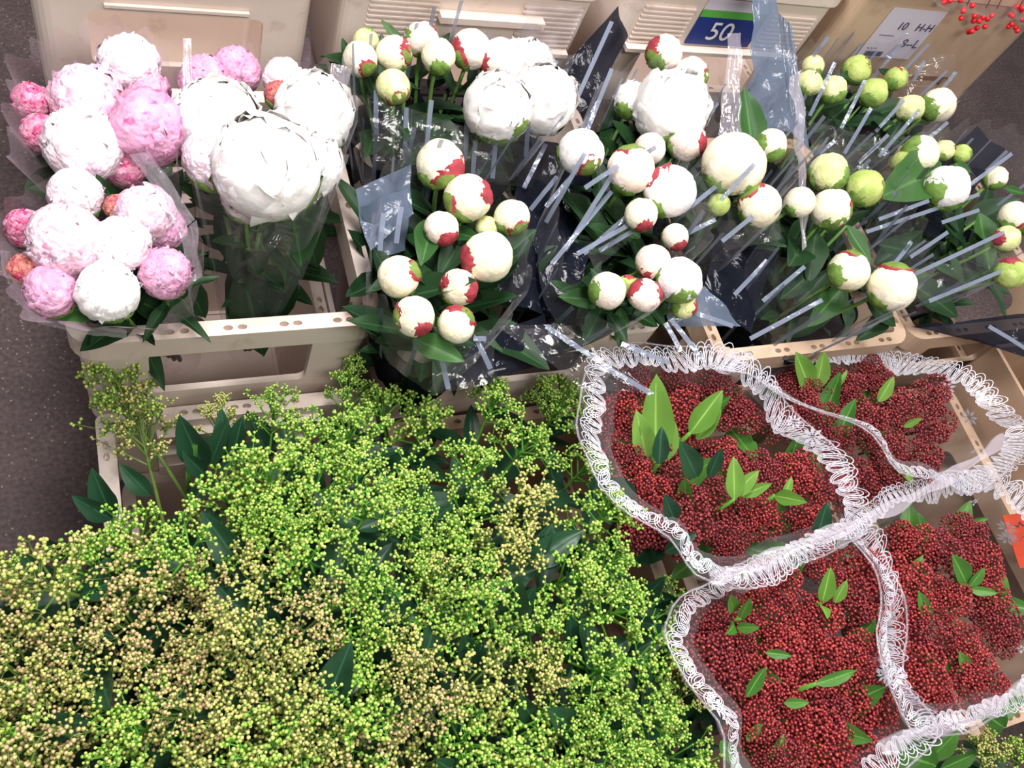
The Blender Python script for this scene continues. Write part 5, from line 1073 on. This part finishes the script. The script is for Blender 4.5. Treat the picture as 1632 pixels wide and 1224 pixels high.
def daisy(s, root, px, py, size=0.013, seed=0):
    "printed daisy, set on the sleeve where that sight line meets it"
    best = None; o = Vector((0, 0, CAMZ)); d = (W(px, py, 1.0) - o).normalized()
    for i in range(s.n):
        for j in range(20):
            t = 0.25 + 0.75 * j / 20; p = s.P(i, t); v = p - o; e = (v - d * v.dot(d)).length
            if e < 0.03 and (best is None or v.length < best[0]): best = (v.length, i, t)
    if best is None: return
    _, i, t = best; c = s.P(i, t); u = (s.P(i, t + .03) - c).normalized(); v = (s.P(i + .5, t) - c).normalized(); n_ = u.cross(v).normalized(); v = n_.cross(u); n_ = n_ if n_.dot(cam_back) > 0 else -n_
    c = c + n_ * 0.0015; vs = []; fs = []; rd = random.Random(seed); a0 = rd.random()
    for k in range(8):
        a = a0 + k * math.pi / 4; dr = u * math.cos(a) + v * math.sin(a); sd = u * -math.sin(a) + v * math.cos(a); q = len(vs)
        vs += [c + dr * size * 0.15, c + dr * size * 0.6 + sd * size * 0.17, c + dr * size, c + dr * size * 0.6 - sd * size * 0.17]; fs.append((q, q + 1, q + 2, q + 3))
    world_part('daisy_print', vs, fs, 'lace_print', root)
def ring3(l): return [W(x, y, h) for x, y, h in l]
def red_sleeve(key, ring, base, label, seed, daisies, r0=0.06, power=0.6):
    base = Vector((base.x, base.y, min(base.z, Z(1.36)))); root = empty('lace_sleeve', base, label, 'wrapping')
    s = Sleeve(ring, base, r0, power, 0.008, seed); s.flare = 0.034; s.mesh(0, 1, 16, 'clear_film', root, 'film'); lace(s, root, seed=seed)
    for k, (x, y) in enumerate(daisies): daisy(s, root, x, y, 0.013 + 0.006 * (k % 2), k)
    # gathered upper hem of the film
    for i in range(s.n): pass
    vs, fs = tube_v([s.P(i, 1.0) for i in range(0, s.n + 1)], [0.0014 + 0.0012 * abs(noise.noise(Vector((i * 0.5, seed, 0)))) for i in range(s.n + 1)], 5, False)
    world_part('hem', vs, fs, 'fold_film', root, True)
    SL[key] = s; return root
red_sleeve('UL', ring3([(958, 590, 1.0), (940, 650, .99), (955, 720, .98), (1005, 790, .98), (1080, 845, .98), (1125, 900, .98), (1190, 912, .98), (1285, 875, .99), (1365, 838, 1.0), (1355, 780, 1.01), (1320, 710, 1.02), (1250, 650, 1.02), (1215, 605, 1.02), (1140, 565, 1.02), (1060, 560, 1.02), (1000, 562, 1.01)]),
           rb['UL'], 'clear film sleeve with white lace print next to the green heap', 3,
           [(995, 825), (1018, 845), (990, 865), (980, 848), (1090, 925), (1110, 918), (1280, 690), (1300, 720), (1000, 910)])
red_sleeve('UR', ring3([(1150, 585, 1.03), (1215, 595, 1.02), (1260, 625, 1.01), (1330, 650, 1.0), (1400, 680, 1.0), (1440, 735, .99), (1500, 745, 1.0), (1560, 765, 1.02), (1640, 690, 1.08), (1600, 650, 1.08), (1545, 600, 1.09), (1490, 580, 1.09), (1400, 565, 1.08), (1280, 560, 1.06), (1200, 565, 1.05)]),
           rb['UR'], 'clear film sleeve with white lace print in front of the stained crate rim', 5,
           [(1385, 742), (1370, 735), (1485, 625), (1500, 640), (1490, 655), (1475, 640), (1505, 655), (1528, 683), (1540, 695), (1480, 670)])
red_sleeve('LL', ring3([(1085, 1000, .98), (1105, 1050, .97), (1145, 1110, .96), (1170, 1160, .96), (1180, 1240, .96), (1240, 1300, .96), (1350, 1290, .97), (1440, 1200, .98), (1480, 1140, .98), (1430, 1080, .99), (1440, 1000, 1.0), (1420, 930, 1.01), (1375, 850, 1.01), (1280, 882, 1.0), (1200, 915, .99), (1120, 950, .99)]),
           rb['LL'], 'clear film sleeve with white lace print nearest to us', 7, [(1120, 1160), (1125, 1150), (1385, 1060), (1395, 1080), (1060, 1050), (1375, 1040), (1115, 1195)])
red_sleeve('LR', ring3([(1372, 842, 1.0), (1410, 900, .99), (1425, 960, .98), (1415, 1010, .98), (1440, 1080, .98), (1475, 1150, .98), (1540, 1150, .99), (1610, 1110, 1.0), (1680, 1050, 1.01), (1700, 950, 1.03), (1690, 850, 1.06), (1650, 800, 1.06), (1600, 775, 1.06), (1520, 765, 1.04), (1440, 790, 1.02)]),
           rb['LR'], 'clear film sleeve with white lace print beside the orange tag', 9, [(1563, 826), (1597, 880), (1590, 870), (1622, 948), (1624, 970), (1520, 1120), (1605, 1010), (1600, 865)])

def hem_fold(label, pts, w_=12):
    root = empty('sleeve_flap', W(*pts[0]), label, 'wrapping'); vs = []; fs = []; rf = random.Random(3)
    P_ = [W(*p) for p in pts]; Q = []
    for i in range(len(P_) - 1):
        for k in range(8): Q.append(P_[i].lerp(P_[i + 1], k / 8))
    Q.append(P_[-1])
    for row in range(4):
        for i, p in enumerate(Q):
            d = (Q[min(i + 1, len(Q) - 1)] - Q[max(i - 1, 0)]).normalized(); sd = d.cross(cam_back).normalized()
            vs.append(p + sd * (row - 1.5) * 0.005 * (1 + 0.5 * math.sin(i * 0.7)) + cam_back * (0.004 * math.sin(i * 0.9 + row * 2.2) + 0.004 * (row % 2)))
    n = len(Q)
    for row in range(3):
        for i in range(n - 1): fs.append((row * n + i, row * n + i + 1, (row + 1) * n + i + 1, (row + 1) * n + i))
    world_part('film_sheet', vs, fs, 'fold_film', root, True); world_part('film_sheet', [v + cam_back * 0.003 + Vector((0, 0, 0.002)) for v in vs], fs, 'fold_film', root, True)
hem_fold('gathered milky film edge dividing the lace wraps', [(1130, 922, .97), (1190, 905, .965), (1275, 868, .965), (1365, 833, .97), (1450, 795, .98), (1530, 748, .99), (1600, 700, 1.01)])
hem_fold('thin milky film edge running along the foot of the wrap beside the orange tag', [(1400, 1190, .99), (1480, 1160, .98), (1550, 1145, .98), (1600, 1110, .99), (1650, 1080, 1.0)])

# orange tag
tg = empty('price_tag', W(1620, 860, 1.16), 'orange-red card tag with dark writing beyond the lace wraps', 'tag')
p1, p2, p3, p4 = W(1598, 822, 1.13), W(1650, 815, 1.13), W(1665, 905, 1.19), W(1625, 905, 1.19)
n_ = (p2 - p1).cross(p4 - p1).normalized(); n_ = n_ if n_.dot(cam_back) > 0 else -n_
card = world_part('card', [p1, p2, p3, p4] + [p - n_ * 0.0015 for p in (p1, p2, p3, p4)], [(0, 1, 2, 3), (7, 6, 5, 4), (0, 4, 5, 1), (1, 5, 6, 2), (2, 6, 7, 3), (3, 7, 4, 0)], 'orange_card', tg)
wr = []
for k in range(3):
    q = p1.lerp(p4, 0.2 + 0.25 * k) + (p2 - p1) * 0.25 + n_ * 0.001; pts = [q + (p2 - p1) * (0.08 * i) + (p4 - p1) * 0.05 * math.sin(i * 2.3 + k) for i in range(7)]
    wr.append(tube_v(pts, 0.0012, 4))
world_part('handwriting', *merge(wr), 'ink', tg)

# red berries under film on top of the tan crate
bb = empty('berry_bunch', (1.66, 1.20, Z(0.80)), 'film-wrapped bunch of bright red berries lying on the tan crate', 'berries')
rd = random.Random(8); bl = []
zt = Z(0.80)
for x, n in ((1.52, 3), (1.575, 4), (1.63, 6), (1.66, 5), (1.72, 8), (1.76, 7), (1.80, 6), (1.84, 5)):
    zb = zt + 0.0 - rd.uniform(0.0, 0.05) + 0.02
    for k in range(n):
        p = Vector((x + rd.uniform(-.012, .012), 1.115 + rd.uniform(-.015, .01), zb - k * 0.008 + rd.uniform(-.004, .004)))
        bl.append(p)
me = CACHE.setdefault('berry', pymesh('berry', [v * 0.0062 for v in IV], IF, 'berry_red', True))
for p in bl:
    o = link('berry', me, bb); o.location = p - bb.location
world_part('twig', *merge([tube_v([(x, 1.20, zt + 0.02), (x, 1.13, zt + 0.03), (x, 1.115, zt - 0.01)], 0.0015, 5) for x in (1.52, 1.575, 1.63, 1.66, 1.72, 1.76, 1.80, 1.84)]), 'branch_red', bb)
sheet('film_sheet', [(1.45, 1.22, zt + 0.05), (1.95, 1.22, zt + 0.05), (1.95, 1.085, zt - 0.03), (1.48, 1.10, zt - 0.01)], 'clear_film', bb, 20, 10, 0.02, 6)
world_part('dark_wrap', *box_v((1.68, 1.19, zt + 0.012), (0.5, 0.10, 0.022)), 'dark_inside', bb)
